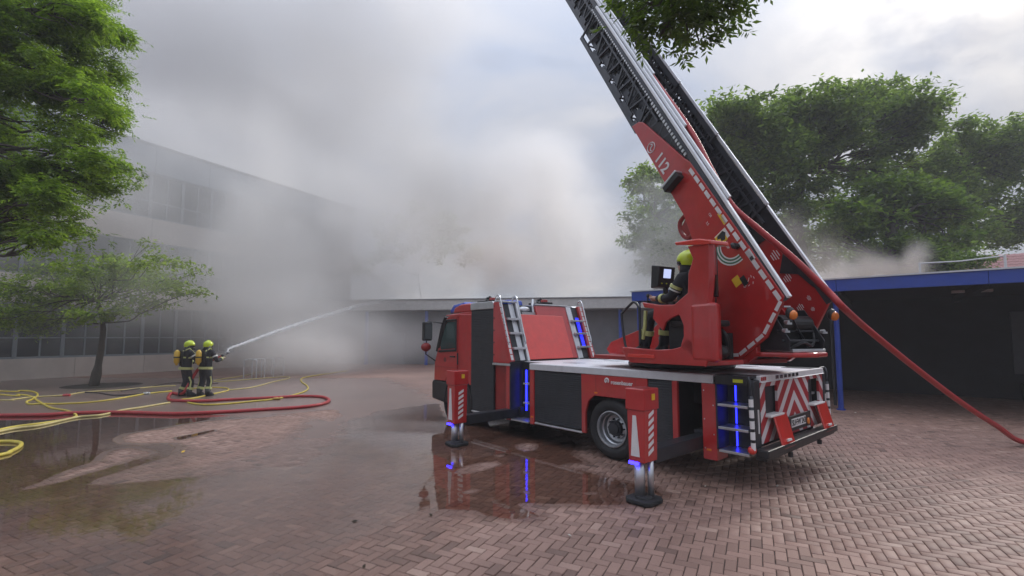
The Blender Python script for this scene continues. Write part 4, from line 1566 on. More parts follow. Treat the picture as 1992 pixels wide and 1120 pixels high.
for k in range(9):
    on_near(rect(0.47 + 0.05 * math.sin(k * 2.3), -0.25 - 0.022 * k, 0.03, 0.006, 0.3 * k), WHITE, 'small_print')
# stencils on the inner face of the far panel
for s_, n_, w_, h_ in ((0.98, -0.30, 0.16, 0.14), (0.60, -0.34, 0.12, 0.12), (0.16, -0.42, 0.10, 0.10), (0.20, -0.26, 0.08, 0.05), (0.05, -0.30, 0.06, 0.05)):
    for k in range(4):
        q = MB()
        q.prism(rect(s_, n_ - h_ / 2 + h_ * k / 4, w_ * (0.6 + 0.4 * ((k * 7) % 3) / 2), h_ * 0.09, 0), -HWD + 0.050, -HWD + 0.053, 'xz')
        q.build('stencil_print', WHITE, far_panel)


def section(name, s0, s1, hw, n_top, n_bot, rail_r, step, chord_from=None, bay=0.62):
    """One ladder section: two trussed sides and its rungs."""
    so = None
    for sd in (1, -1):
        l = hw * sd
        t = MB()
        t.box(s0, s1, l - 0.022, l + 0.022, n_top - 0.13, n_top - 0.05)     # dark beam under the handrail
        cf = s0 if chord_from is None else chord_from
        t.box(cf, s1, l - 0.022, l + 0.022, n_bot, n_bot + 0.075)
        k = int((s1 - cf) / bay)
        for i in range(k):
            a, b2 = cf + i * bay, cf + (i + 1) * bay
            t.tube([(a, l, n_bot + 0.03), ((a + b2) / 2, l, n_top - 0.06)], 0.024, 4)
            t.tube([(a, l, n_top - 0.1), (a, l, n_bot + 0.03)], 0.012, 4)
            t.box(a - bay * 0.38, a + bay * 0.38, l - 0.02, l + 0.02, n_bot + 0.07, n_bot + 0.145)
            t.box(a - bay * 0.5, a + bay * 0.5, l - 0.015, l + 0.015, n_top - 0.24, n_top - 0.205)
            t.tube([((a + b2) / 2, l, n_top - 0.06), (b2, l, n_bot + 0.03)], 0.024, 4)
        for e in (s1 - 0.03, cf + 0.02):
            t.tube([(e, l, n_bot), (e, l, n_top - 0.05)], 0.025, 4)
        if so is None:
            so = tl_(name, t, LATTICE, bevel=0)
        else:
            t.build('truss_side', LATTICE, so)
        rl_ = MB()
        rl_.box(s0, s1, l - rail_r, l + rail_r, n_top - 0.045, n_top)
        rl_.build('handrail', ALU_RAIL, so, bevel=0.006)
    rg = bpy.data.meshes.new('rung')
    q = MB()
    q.tube([(0, -hw, 0), (0, hw, 0)], 0.017, 6)
    rg = q.build('rung', LATTICE, so)
    s = s0 + 0.15
    first = True
    while s < s1 - 0.05:
        o = rg if first else rg.copy()
        if not first:
            link(o, so)
        o.location = (s, 0, n_bot + 0.05)
        first = False
        s += 0.30
    # side braces under the rungs, a zigzag across the section
    z = MB()
    k = int((s1 - s0) / 0.9)
    for i in range(k):
        a = s0 + i * 0.9
        z.tube([(a, -hw, n_bot + 0.015), (a + 0.45, hw, n_bot + 0.015)], 0.014, 4)
        z.tube([(a + 0.45, hw, n_bot + 0.015), (a + 0.9, -hw, n_bot + 0.015)], 0.014, 4)
    z.build('cross_brace', LATTICE, so)
    return so


ALU_RAIL = principled('handrail_aluminium', (0.80, 0.81, 0.84), 0.35, 0.15, var=0.05)
base_sec = section('ladder_section', 0.0, 7.08, HWD - 0.03, 0.0, -0.68, 0.024, 0.3, chord_from=3.95, bay=0.56)
section('ladder_section', 1.65, 10.4, HWD - 0.082, 0.045, -0.54, 0.018, 0.3, bay=0.36)
section('ladder_section', 3.2, 12.0, HWD - 0.130, 0.075, -0.46, 0.016, 0.3, bay=0.30)
section('ladder_section', 4.6, 13.6, HWD - 0.178, 0.10, -0.40, 0.016, 0.3, bay=0.32)
# dark inner web plates low down on both sides, and the toothed strip seen under the near rail
for l in (HWD - 0.075, -(HWD - 0.075)):
    wb = MB()
    wb.box(1.7, 4.0, l - 0.006, l + 0.006, -0.50, -0.06)
    tl_('web_plate', wb, STEEL_DARK, bevel=0)
wb = MB()
wb.prism([(0.05, -0.03), (1.9, -0.03), (1.9, -0.62), (1.3, -0.55), (1.25, -0.22), (0.95, -0.18), (0.72, -0.40), (0.55, -0.20), (0.3, -0.14)], -HWD + 0.055, -HWD + 0.065, 'xz')
tl_('web_plate', wb, STEEL_DARK, bevel=0)
tp_ = MB()
for k in range(56):
    s = 2.7 + k * 0.08
    tp_.box(s, s + 0.045, HWD - 0.03, HWD + 0.004, -0.150 if s < 4.0 else -0.13, -0.105)
to = tl_('toothed_strip', tp_, ALU, bevel=0)
to['kind'] = 'stuff'
dsk = MB()
dsk.lathe([(0.0, 0), (0.075, 0), (0.075, 0.03), (0.05, 0.035), (0.045, 0.02), (0, 0.02)], 20, 'y', (2.15, -HWD + 0.10, -0.26))
tl_('pulley', dsk, STEEL_DARK, bevel=0)
hk = MB()
hk.tube(smooth_path([(1.66, HWD - 0.10, -0.72), (1.70, HWD - 0.10, -0.86), (1.86, HWD - 0.10, -0.90), (2.0, HWD - 0.10, -0.84), (2.02, HWD - 0.10, -0.70)], 4), 0.035, 8)
hk.prism([(1.6, -0.66), (1.72, -0.84), (1.9, -0.86), (1.98, -0.66)], HWD - 0.12, HWD - 0.08, 'xz')
tl_('hose_bracket', hk, RED_DARK, bevel=0)
# ---------------------------------------------------------------- hose on the ladder
RED_HOSE = principled('red_hose', (0.40, 0.022, 0.026), 0.5, coat=0.15, var=0.12, vscale=14, bump=0.25, bscale=120, dirt=0.3)
YEL_HOSE = principled('yellow_hose', (0.56, 0.45, 0.06), 0.5, var=0.15, vscale=8, bump=0.2, bscale=120, dirt=0.35)
CREAM_HOSE = principled('pale_hose', (0.50, 0.42, 0.17), 0.55, var=0.15, vscale=8, dirt=0.35)
DARK_HOSE = principled('dark_hose', (0.05, 0.035, 0.035), 0.6, var=0.2)


def lw(s, l, n): return ML_W @ Vector((s, l, n))


pts = [lw(11.0, 0.05, -0.16), lw(8.4, 0.10, -0.14), lw(6.0, 0.22, -0.02), lw(4.4, 0.26, 0.02), lw(3.12, 0.28, 0.045), lw(2.3, 0.28, -0.03), lw(1.64, 0.28, -0.07), lw(1.2, 0.13, -0.04), lw(0.6, -0.10, 0.02), lw(0.1, -0.30, 0.03), lw(-0.16, -0.36, 0.04)]
e0 = pts[-1]
pts += [at(1672, 627, 6.25), at(1720, 667, 6.55), at(1790, 723, 6.95), at(1870, 783, 7.45), at(1940, 829, 7.9), at(1992, 860, 8.2), Vector((9.55, 8.25, 0.06)), Vector((10.6, 7.9, 0.045)), Vector((12.5, 7.0, 0.045)), Vector((14, 5.5, 0.045))]
h = MB()
h.tube(smooth_path(pts, 8), 0.041, 14)
tag(h.build('fire_hose', RED_HOSE, smooth=True), 'thick red hose running down inside the ladder and sagging to the ground beside the canopy', 'hose', 'hoses')

# ---------------------------------------------------------------- people
CLOTH = principled('turnout_cloth', (0.012, 0.013, 0.018), 0.8, var=0.35, vscale=12, bump=0.6, bscale=18)
STRIPE = principled('lime_silver_stripe', (0.50, 0.52, 0.20), 0.45, var=0.12, vscale=20)
SILVER = principled('silver_stripe', (0.62, 0.63, 0.60), 0.4)
HELMET = principled('lime_helmet', (0.52, 0.66, 0.012), 0.3, coat=0.4)
SKIN = principled('skin', (0.46, 0.27, 0.20), 0.5)
GLOVE = principled('glove', (0.35, 0.30, 0.22), 0.7, var=0.2)
BOTTLE = principled('yellow_air_bottle', (0.66, 0.42, 0.04), 0.35, coat=0.2, dirt=0.25)
VISOR = glass_mat('dark_visor', (0.01, 0.012, 0.012))


def skin_body(name, joints, edges, parent, mat, sub=2):
    """One continuous body grown over a skeleton."""
    keys = list(joints)
    me = bpy.data.meshes.new(name)
    me.from_pydata([joints[k][0] for k in keys], [(keys.index(a), keys.index(b)) for a, b in edges], [])
    o = bpy.data.objects.new(name, me)
    link(o, parent)
    o.modifiers.new('skin', 'SKIN').use_smooth_shade = True
    lay = me.skin_vertices[0].data if me.skin_vertices else None
    if lay is None:
        bm = bmesh.new(); bm.from_mesh(me); bm.verts.layers.skin.verify(); bm.to_mesh(me); bm.free()
        lay = me.skin_vertices[0].data
    for i, k in enumerate(keys):
        r_ = joints[k][1]
        lay[i].radius = r_ if isinstance(r_, tuple) else (r_, r_)
        lay[i].use_root = (k == 'pelvis')
    ss = o.modifiers.new('smooth', 'SUBSURF')
    ss.levels = ss.render_levels = sub
    me.materials.append(mat)
    return o


def band(name, a, b, r, w, mat, parent, t=0.5, squash=1.0):
    """A strip of tape round a limb between joints a and b."""
    a, b = Vector(a), Vector(b)
    d = (b - a).normalized()
    c = a.lerp(b, t)
    q = MB()
    q.tube([c - d * w / 2, c + d * w / 2], r, 14)
    return q.build(name, mat, parent, smooth=False)


def hand(parent, wrist, direction, side, mat, curl=0.6, scale=1.0):
    """Palm, four unequal curled fingers and a thumb, in one mesh."""
    d = Vector(direction).normalized()
    s = Vector(side).normalized()
    n = d.cross(s).normalized()
    w = Vector(wrist)
    q = MB()
    q.tube([w - d * 0.02, w + d * 0.02, w + d * 0.055 * scale, w + d * 0.09 * scale], [0.026, 0.034, 0.040, 0.034], 8)
    for k, ln in enumerate((0.070, 0.080, 0.074, 0.058)):
        o = w + d * 0.085 * scale + s * (-0.030 + 0.020 * k)
        a1 = o + (d * math.cos(curl * 0.5) - n * math.sin(curl * 0.5)) * ln * 0.45
        a2 = a1 + (d * math.cos(curl * 1.3) - n * math.sin(curl * 1.3)) * ln * 0.32
        a3 = a2 + (d * math.cos(curl * 2.1) - n * math.sin(curl * 2.1)) * ln * 0.25
        q.tube([o - d * 0.02, o, a1, a2, a3], [0.010, 0.0105, 0.0095, 0.0085, 0.006], 6)
    o = w + d * 0.03 - s * 0.032
    q.tube([o, o - s * 0.022 + d * 0.03 - n * 0.01, o - s * 0.016 + d * 0.055 - n * 0.025], [0.012, 0.011, 0.008], 6)
    return q.build('hand', mat, parent, smooth=True)


def helmet(parent, c, fwd, sz=1.0, mask=True):
    """Full-shell helmet with brim, neck cloth and visor, looking along fwd."""
    f = Vector(fwd).normalized()
    l_ = Vector((0, 0, 1)).cross(f).normalized()
    u = f.cross(l_)
    M = frame(f, l_, u, c)
    q = MB()
    vs, fs = [], []
    nn, kk = 20, 9
    for i in range(kk + 1):
        t = math.pi * 0.62 * i / kk
        for j in range(nn):
            a = 2 * math.pi * j / nn
            cx_, cy_ = math.sin(t) * math.cos(a), math.sin(t) * math.sin(a)
            z = math.cos(t) * 0.135
            lowcut = 0.0
            if i == kk:
                lowcut = 0.035 if math.cos(a) > 0.3 else -0.02
            vs.append((cx_ * 0.150 - 0.01, cy_ * 0.125, z + 0.02 + lowcut))
    for i in range(kk):
        for j in range(nn):
            fs.append((i * nn + j, i * nn + (j + 1) % nn, (i + 1) * nn + (j + 1) % nn, (i + 1) * nn + j))
    q.add(vs, fs)
    q.tube([(0.125, 0.0, 0.06), (0.06, 0, 0.140), (-0.03, 0, 0.155), (-0.11, 0, 0.10)], 0.014, 6)
    he = q.build('helmet', HELMET, parent, M=M, smooth=True)
    q = MB()
    q.tube([(-0.02, 0, -0.03), (-0.03, 0, -0.10), (-0.04, 0, -0.17)], [0.105, 0.108, 0.125], 14)
    q.build('neck_cloth', CLOTH, he, smooth=True)
    q = MB()
    q.ell((0.055, 0, -0.015), (0.085, 0.095, 0.055))
    q.build('visor', VISOR, he, smooth=True)
    if mask:
        q = MB()
        q.ell((0.08, 0, -0.08), (0.05, 0.06, 0.07))
        q.cyl((0.11, 0, -0.10), (0.15, 0, -0.115), 0.03, 10)
        q.build('breathing_mask', BLACK, he, smooth=True)
    else:
        q = MB()
        q.ell((0.055, 0, -0.07), (0.062, 0.062, 0.085))
        q.ell((0.118, 0, -0.060), (0.018, 0.014, 0.024), 8, 6)
        q.build('face', SKIN, he, smooth=True)
    return he


def firefighter(name, pos, heading, label, J, group=None, arm_mat=STRIPE):
    M = Matrix.Translation(pos) @ Matrix.Rotation(-heading, 4, 'Z')
    root = empty(name, M, label, 'person', group)
    E_ = [('pelvis', 'waist'), ('waist', 'chest'), ('chest', 'neck'), ('neck', 'head'),
          ('chest', 'shl'), ('shl', 'ell'), ('ell', 'wrl'), ('chest', 'shr'), ('shr', 'elr'), ('elr', 'wrr'),
          ('pelvis', 'hil'), ('hil', 'knl'), ('knl', 'anl'), ('anl', 'tol'), ('pelvis', 'hir'), ('hir', 'knr'), ('knr', 'anr'), ('anr', 'tor')]
    R_ = dict(pelvis=(0.155, 0.13), waist=(0.165, 0.135), chest=(0.19, 0.14), neck=0.075, head=0.085, shl=0.088, shr=0.088, ell=0.066, elr=0.066, wrl=0.05, wrr=0.05,
              hil=0.115, hir=0.115, knl=0.088, knr=0.088, anl=0.082, anr=0.082, tol=0.05, tor=0.05)
    joints = {k: (J[k], R_[k]) for k in R_}
    skin_body('body', joints, E_, root, CLOTH)
    for sd in 'lr':
        band('trouser_stripe', J['kn' + sd], J['an' + sd], 0.096, 0.075, STRIPE, root, 0.60)
        band('sleeve_stripe', J['el' + sd], J['wr' + sd], 0.064, 0.045, STRIPE, root, 0.72)
        band('sleeve_stripe', J['sh' + sd], J['el' + sd], 0.082, 0.045, SILVER, root, 0.45)
        q = MB()
        a, k_ = Vector(J['hi' + sd]), Vector(J['an' + sd])
        kn = Vector(J['kn' + sd])
        off = Vector((0.088 if sd == 'r' else -0.088, -0.035, 0))
        q.tube([a.lerp(kn, 0.55) + off, kn + off, kn.lerp(k_, 0.6) + off], 0.022, 6)
        q.build('leg_stripe', STRIPE, root)
        q = MB()
        an, to_ = Vector(J['an' + sd]), Vector(J['to' + sd])
        q.tube([an + Vector((0, 0, 0.14)), an + Vector((0, 0, 0.03)), an + Vector((0, 0, -0.045))], [0.078, 0.07, 0.072], 10)
        q.tube([an + Vector((0, -0.05, -0.045)), an.lerp(to_, 0.6) + Vector((0, 0.0, -0.03)), to_ + Vector((0, 0.03, -0.02))], [0.05, 0.055, 0.04], 10)
        q.build('boot', BLACK, root, smooth=True)
    band('jacket_hem_stripe', J['pelvis'], J['waist'], 0.20, 0.075, STRIPE, root, 0.05)
    band('jacket_stripe', J['waist'], J['chest'], 0.197, 0.045, STRIPE, root, 0.75)
    # breathing apparatus
    ch = Vector(J['chest'])
    pe = Vector(J['pelvis'])
    q = MB()
    q.box(-0.12, 0.12, -0.235, -0.18, -0.02, 0.02)
    zz0, zz1 = pe.z + 0.08, ch.z + 0.16
    q = MB()
    q.prism([(-0.10, zz0), (0.10, zz0), (0.13, zz1 - 0.1), (0.09, zz1), (-0.09, zz1), (-0.13, zz1 - 0.1)], ch.y - 0.20, ch.y - 0.155, 'xz')
    q.build('back_plate', BLACK, root, bevel=0.02)
    q = MB()
    by_ = ch.y - 0.285
    q.tube([(-0.02, by_, zz0 + 0.03), (-0.02, by_, zz0 + 0.07), (-0.02, by_, zz0 + 0.13), (-0.02, by_, zz1 - 0.05), (-0.02, by_, zz1), (-0.02, by_, zz1 + 0.03)], [0.03, 0.035, 0.082, 0.082, 0.05, 0.02], 16)
    bo = q.build('air_bottle', BOTTLE, root, smooth=True)
    q = MB()
    q.tube([(-0.02, by_, (zz0 + zz1) / 2 + 0.02), (-0.02, by_, (zz0 + zz1) / 2 + 0.06)], 0.087, 16)
    q.build('bottle_strap', BLACK, bo)
    for sd in (-1, 1):
        q = MB()
        q.tube([(0.11 * sd, ch.y - 0.17, zz1 - 0.02), (0.12 * sd, ch.y, zz1 + 0.07), (0.13 * sd, ch.y + 0.15, zz1 - 0.10)], 0.022, 6)
        q.build('shoulder_strap', STRIPE if sd > 0 else BLACK, root)
    q = MB()
    q.tube(smooth_path([(0.05, by_ + 0.05, zz0 + 0.06), (0.16, ch.y - 0.2, zz0 + 0.1), (0.17, ch.y - 0.2, zz1 - 0.1), (0.13, ch.y - 0.05, zz1 + 0.12), (0.06, ch.y + 0.14, zz1 + 0.16)], 4), 0.014, 6)
    q.build('air_hose', BLACK, root)
    return root


JA = dict(pelvis=(0, 0, 0.86), waist=(0, 0.01, 1.02), chest=(0, 0.03, 1.26), neck=(0, 0.05, 1.44), head=(0, 0.07, 1.56),
          shl=(-0.20, 0.03, 1.36), ell=(-0.30, 0.08, 1.10), wrl=(-0.16, 0.30, 1.02), shr=(0.20, 0.04, 1.36), elr=(0.28, 0.18, 1.12), wrr=(0.12, 0.38, 1.08),
          hil=(-0.10, 0, 0.80), knl=(-0.13, 0.06, 0.46), anl=(-0.15, -0.06, 0.10), tol=(-0.16, 0.10, 0.055),
          hir=(0.10, 0, 0.80), knr=(0.13, 0.12, 0.46), anr=(0.17, 0.06, 0.10), tor=(0.19, 0.22, 0.055))
p1_ = ground(359, 771)
f1 = firefighter('person', p1_, rad(38), 'firefighter in dark gear and lime helmet, standing behind the colleague who aims the jet', JA, 'firefighters')
helmet(f1, Vector(JA['head']) + Vector((0, 0.0, 0.02)), (0.35, 1, -0.03))
hand(f1, JA['wrl'], (0.6, 1, -0.1), (1, -0.5, 0), GLOVE, 0.9)
hand(f1, JA['wrr'], (-0.3, 1, -0.1), (1, 0.3, 0), GLOVE, 0.9)
JB = dict(JA)
JB.update(shr=(0.20, 0.05, 1.36), elr=(0.33, 0.10, 1.08), wrr=(0.28, 0.36, 1.17), ell=(-0.26, 0.16, 1.10), wrl=(0.10, 0.46, 1.16),
          knr=(0.14, 0.05, 0.46), anr=(0.17, -0.05, 0.10), tor=(0.20, 0.11, 0.055), knl=(-0.12, 0.05, 0.46), anl=(-0.14, -0.05, 0.10), tol=(-0.15, 0.11, 0.055))
p2_ = ground(397, 770)
f2 = firefighter('person', p2_, rad(12), 'firefighter in dark gear and lime helmet aiming the water jet over the yard', JB, 'firefighters')
helmet(f2, Vector(JB['head']) + Vector((0, 0.0, 0.02)), (0.05, 1, -0.02))
hand(f2, JB['wrl'], (0.5, 1, 0.1), (1, -0.3, 0), GLOVE, 1.0)
hand(f2, JB['wrr'], (-0.2, 1, 0.1), (1, 0.2, 0), GLOVE, 1.0)

# operator on the stand (turret axes, x forward, y left): body in the stand's frame
MO = MT_W @ Matrix.Translation((0, 0.95, 0)) @ Matrix.Rotation(rad(-90), 4, 'Z')   # local +Y forward, +X right
op = empty('person', MO, 'ladder operator in dark gear and lime helmet seated at the control stand on the truck', 'person', 'firefighters')


def q3(a, l, z): return (-(l), a, z)            # forward a, left offset l from the seat's middle


JO = dict(pelvis=q3(1.05, 0, 2.12), waist=q3(1.02, 0, 2.27), chest=q3(1.02, 0, 2.50), neck=q3(1.06, 0, 2.70), head=q3(1.10, 0, 2.83),
          shl=q3(1.03, 0.20, 2.61), ell=q3(1.16, 0.24, 2.36), wrl=q3(1.46, 0.22, 2.38), shr=q3(1.04, -0.20, 2.61), elr=q3(1.20, -0.24, 2.38), wrr=q3(1.50, -0.22, 2.40),
          hil=q3(1.12, 0.10, 2.10), knl=q3(1.66, 0.15, 2.17), anl=q3(1.78, 0.15, 1.70), tol=q3(2.00, 0.16, 1.62),
          hir=q3(1.12, -0.10, 2.10), knr=q3(1.66, -0.15, 2.17), anr=q3(1.72, -0.15, 1.70), tor=q3(1.90, -0.16, 1.62))
E_ = [('pelvis', 'waist'), ('waist', 'chest'), ('chest', 'neck'), ('neck', 'head'),
      ('chest', 'shl'), ('shl', 'ell'), ('ell', 'wrl'), ('chest', 'shr'), ('shr', 'elr'), ('elr', 'wrr'),
      ('pelvis', 'hil'), ('hil', 'knl'), ('knl', 'anl'), ('anl', 'tol'), ('pelvis', 'hir'), ('hir', 'knr'), ('knr', 'anr'), ('anr', 'tor')]
R_ = dict(pelvis=(0.15, 0.14), waist=(0.155, 0.13), chest=(0.175, 0.135), neck=0.07, head=0.08, shl=0.088, shr=0.088, ell=0.070, elr=0.070, wrl=0.048, wrr=0.048,
          hil=0.11, hir=0.11, knl=0.088, knr=0.088, anl=0.080, anr=0.080, tol=0.05, tor=0.05)
skin_body('body', {k: (JO[k], R_[k]) for k in R_}, E_, op, CLOTH)
helmet(op, Vector(JO['head']) + Vector((0, 0.0, 0.03)), (-0.15, 1, 0.12), mask=False)
for sd in 'lr':
    band('sleeve_stripe', JO['sh' + sd], JO['el' + sd], 0.084, 0.04, STRIPE, op, 0.42)
    band('sleeve_stripe', JO['sh' + sd], JO['el' + sd], 0.081, 0.018, SILVER, op, 0.58)
    band('sleeve_stripe', JO['el' + sd], JO['wr' + sd], 0.066, 0.045, STRIPE, op, 0.55)
    band('trouser_stripe', JO['kn' + sd], JO['an' + sd], 0.093, 0.07, STRIPE, op, 0.55)
    q = MB()
    kn, an = Vector(JO['kn' + sd]), Vector(JO['an' + sd])
    off = Vector((0.085 if sd == 'r' else -0.085, -0.02, 0))
    q.tube([kn + off + Vector((0, 0.02, 0.05)), kn.lerp(an, 0.35) + off, kn.lerp(an, 0.75) + off], 0.026, 6)
    q.build('leg_stripe', STRIPE, op)
    to_ = Vector(JO['to' + sd])
    q = MB()
    q.tube([an + Vector((0, 0, 0.15)), an + Vector((0, 0, 0.0)), an + Vector((0, 0, -0.10))], [0.075, 0.068, 0.07], 10)
    q.tube([an + Vector((0, -0.05, -0.09)), an.lerp(to_, 0.6) + Vector((0, 0, -0.02)), to_ + Vector((0, 0.03, 0.0))], [0.05, 0.055, 0.04], 10)
    q.build('boot', BLACK, op, smooth=True)
    hand(op, JO['wr' + sd], (0.1 if sd == 'l' else -0.1, 1, 0.05), (1, 0, 0), SKIN, 0.9)

# ---------------------------------------------------------------- hoses on the ground
def ghose(px, r, mat, label, per=6, lift=None, group='hoses'):
    pts = []
    for k, (x, y) in enumerate(px):
        p = ground(x, y, r)
        pts.append(p if lift is None else p + Vector((0, 0, lift[k])))
    q = MB()
    q.tube(smooth_path(pts, per), r, 10)
    return tag(q.build('fire_hose', mat, smooth=True), label, 'hose', group)


def nozzle_at(px_, depth): return at(*px_, depth)


# big red hose: loop on the ground, then up to the nozzle
rpx = [(-260, 815), (-120, 809)] + c3([(0, 325), (230, 322), (350, 314), (500, 310), (640, 311), (780, 315), (900, 316), (1100, 308), (1300, 296), (1480, 285), (1590, 270), (1630, 250), (1590, 233), (1480, 230), (1350, 237), (1150, 246), (1000, 254), (900, 253), (845, 250), (833, 238), (850, 215)])
rpts = [ground(x, y, 0.043) for x, y in rpx]
w2 = f2.matrix_world
rpts += [w2 @ Vector(p) for p in ((-0.50, -0.30, 0.10), (-0.32, -0.22, 0.45), (-0.20, -0.05, 0.85), (-0.05, 0.22, 1.08), (0.08, 0.36, 1.16), (0.17, 0.42, 1.22))]
q = MB()
q.tube(smooth_path(rpts, 6), 0.043, 12)
tag(q.build('fire_hose', RED_HOSE, smooth=True), 'thick red hose lying in a long loop and leading up to the firefighters', 'hose', 'hoses')
noz = MB()
n0, n1 = w2 @ Vector((0.17, 0.42, 1.22)), w2 @ Vector((0.22, 0.66, 1.33))
noz.tube([n0, n0.lerp(n1, 0.3), n0.lerp(n1, 0.35), n0.lerp(n1, 0.9), n1], [0.045, 0.05, 0.03, 0.024, 0.030], 12)
tag(noz.build('hose_nozzle', STEEL_DARK, smooth=True), 'dark nozzle held by the firefighter, water jet shooting out of it', 'nozzle')
ghose([(-250, 745)] + c3([(0, 205), (100, 203), (160, 207), (187, 222), (165, 243), (132, 257), (145, 270), (200, 268), (300, 268), (450, 260), (600, 240), (725, 218), (850, 205)]), 0.026, YEL_HOSE, 'yellow hose kinking sharply near the left edge, then running to the firefighters')
ghose([(-250, 775)] + c3([(0, 250), (60, 247), (150, 236), (250, 230), (330, 225), (400, 213), (500, 205), (600, 200), (750, 185), (870, 178)]), 0.026, CREAM_HOSE, 'pale hose with a red coupling passing near the small tree')
ghose([(-250, 740)] + c3([(0, 222), (90, 222), (150, 230), (190, 255), (250, 287), (330, 302), (378, 326), (330, 345), (200, 366), (0, 396)]) + [(-250, 900)], 0.026, YEL_HOSE, 'yellow hose crossing under the red hose and doubling back to the left edge')
ghose([(-250, 905)] + c3([(0, 405), (200, 375), (375, 336), (500, 324), (600, 301), (700, 286), (840, 262)]), 0.028, CREAM_HOSE, 'pale straight hose slanting under the red hose to the feet of the firefighters')
ghose([(-200, 862)] + c3([(0, 455), (60, 455), (103, 463), (95, 482), (50, 505), (0, 522)]) + [(-200, 925)], 0.030, YEL_HOSE, 'short yellow hose loop at the lower left edge')
ghose(c3([(930, 262), (1000, 272), (1100, 270), (1250, 256), (1370, 243), (1470, 220), (1520, 200), (1522, 180), (1492, 157), (1500, 140), (1560, 128), (1640, 116), (1720, 104)]), 0.026, YEL_HOSE, 'yellow hose curling in a hook shape behind the end of the red loop')
ghose(c3([(900, 246), (960, 240), (1050, 220), (1128, 202), (1120, 190), (1050, 187), (950, 192), (880, 196)]), 0.024, YEL_HOSE, 'yellow hose making a tight bend right behind the firefighters')
ghose(c3([(1128, 200), (1250, 186), (1350, 160), (1430, 142), (1420, 134), (1330, 139), (1200, 150), (1080, 158), (1072, 150), (1200, 130), (1300, 108), (1400, 84)]), 0.024, CREAM_HOSE, 'pale hose zigzagging away towards the smoke')
ghose(c3([(380, 211), (480, 213), (560, 225), (650, 222), (760, 209), (850, 200)]), 0.024, DARK_HOSE, 'thin dark hose lying between the small tree and the firefighters')
ghose(c3([(600, 205), (700, 190), (860, 165), (1000, 172), (1080, 166)]), 0.022, DARK_HOSE, 'thin dark hose passing behind the firefighters')
for px_, lab, mt in ((c3([(330, 225)])[0], 'red hose coupling on the pale hose near the small tree', RED), (c3([(727, 217)])[0], 'metal hose coupling on the yellow hose left of the firefighters', ALU), (c3([(1372, 243)])[0], 'brass hose coupling beside the red loop', principled('brass', (0.45, 0.27, 0.08), 0.35, 0.8))):
    p = ground(*px_, 0.04)
    q = MB()
    q.cyl(p - Vector((0.09, 0.02, 0)), p + Vector((0.09, 0.02, 0)), 0.038, 12)
    q.cyl(p - Vector((0.02, 0.005, 0)), p + Vector((0.02, 0.005, 0)), 0.050, 12)
    tag(q.build('hose_coupling', mt, bevel=0.004), lab, 'hose coupling')

# ---------------------------------------------------------------- water jet
def jet_mat():
    m = bpy.data.materials.new('water_jet')
    m.use_nodes = True
    t = m.node_tree
    for n in list(t.nodes):
        t.nodes.remove(n)
    g = N(t, 'ShaderNodeNewGeometry')
    mp = N(t, 'ShaderNodeMapping')
    mp.inputs['Scale'].default_value = (6, 0.7, 6)
    t.links.new(g.outputs['Position'], mp.inputs[0])
    nz = N(t, 'ShaderNodeTexNoise', i_Scale=1.5, i_Detail=5.0)
    t.links.new(mp.outputs[0], nz.inputs['Vector'])
    s = N(t, 'ShaderNodeSeparateXYZ')
    t.links.new(g.outputs['Position'], s.inputs[0])
    far = N(t, 'ShaderNodeMapRange')
    far.inputs['From Min'].default_value = 17
    far.inputs['From Max'].default_value = 29
    far.inputs['To Min'].default_value = 0.85
    far.inputs['To Max'].default_value = 0.10
    t.links.new(s.outputs[1], far.inputs['Value'])
    f = math_node(t, 'MULTIPLY', far.outputs[0], math_node(t, 'MULTIPLY_ADD', nz.outputs['Fac'], 1.2, 0.35), clamp=True)
    tr = N(t, 'ShaderNodeBsdfTransparent')
    d = N(t, 'ShaderNodeBsdfPrincipled')
    d.inputs['Base Color'].default_value = (0.80, 0.82, 0.84, 1)
    d.inputs['Roughness'].default_value = 0.25
    tl = N(t, 'ShaderNodeBsdfTranslucent')
    tl.inputs['Color'].default_value = (0.85, 0.87, 0.9, 1)
    m1 = N(t, 'ShaderNodeMixShader')
    m1.inputs[0].default_value = 0.5
    t.links.new(d.outputs[0], m1.inputs[1]); t.links.new(tl.outputs[0], m1.inputs[2])
    m2 = N(t, 'ShaderNodeMixShader')
    t.links.new(f, m2.inputs[0])
    t.links.new(tr.outputs[0], m2.inputs[1]); t.links.new(m1.outputs[0], m2.inputs[2])
    o = N(t, 'ShaderNodeOutputMaterial')
    t.links.new(m2.outputs[0], o.inputs['Surface'])
    return m


jp = [n1, at(446, 678, 16.6), at(480, 665.5, 17.9), at(560, 636.5, 20.8), at(640, 611, 24.0), at(700, 594, 27.0), at(745, 585, 29.5)]
jp = smooth_path(jp, 10)
jr = [0.018 + 0.115 * (k / (len(jp) - 1)) ** 1.1 for k in range(len(jp))]
jm = jet_mat()
q = MB()
q.tube(jp, jr, 10)
jet = q.build('water_jet', jm, smooth=True)
tag(jet, kind='stuff')
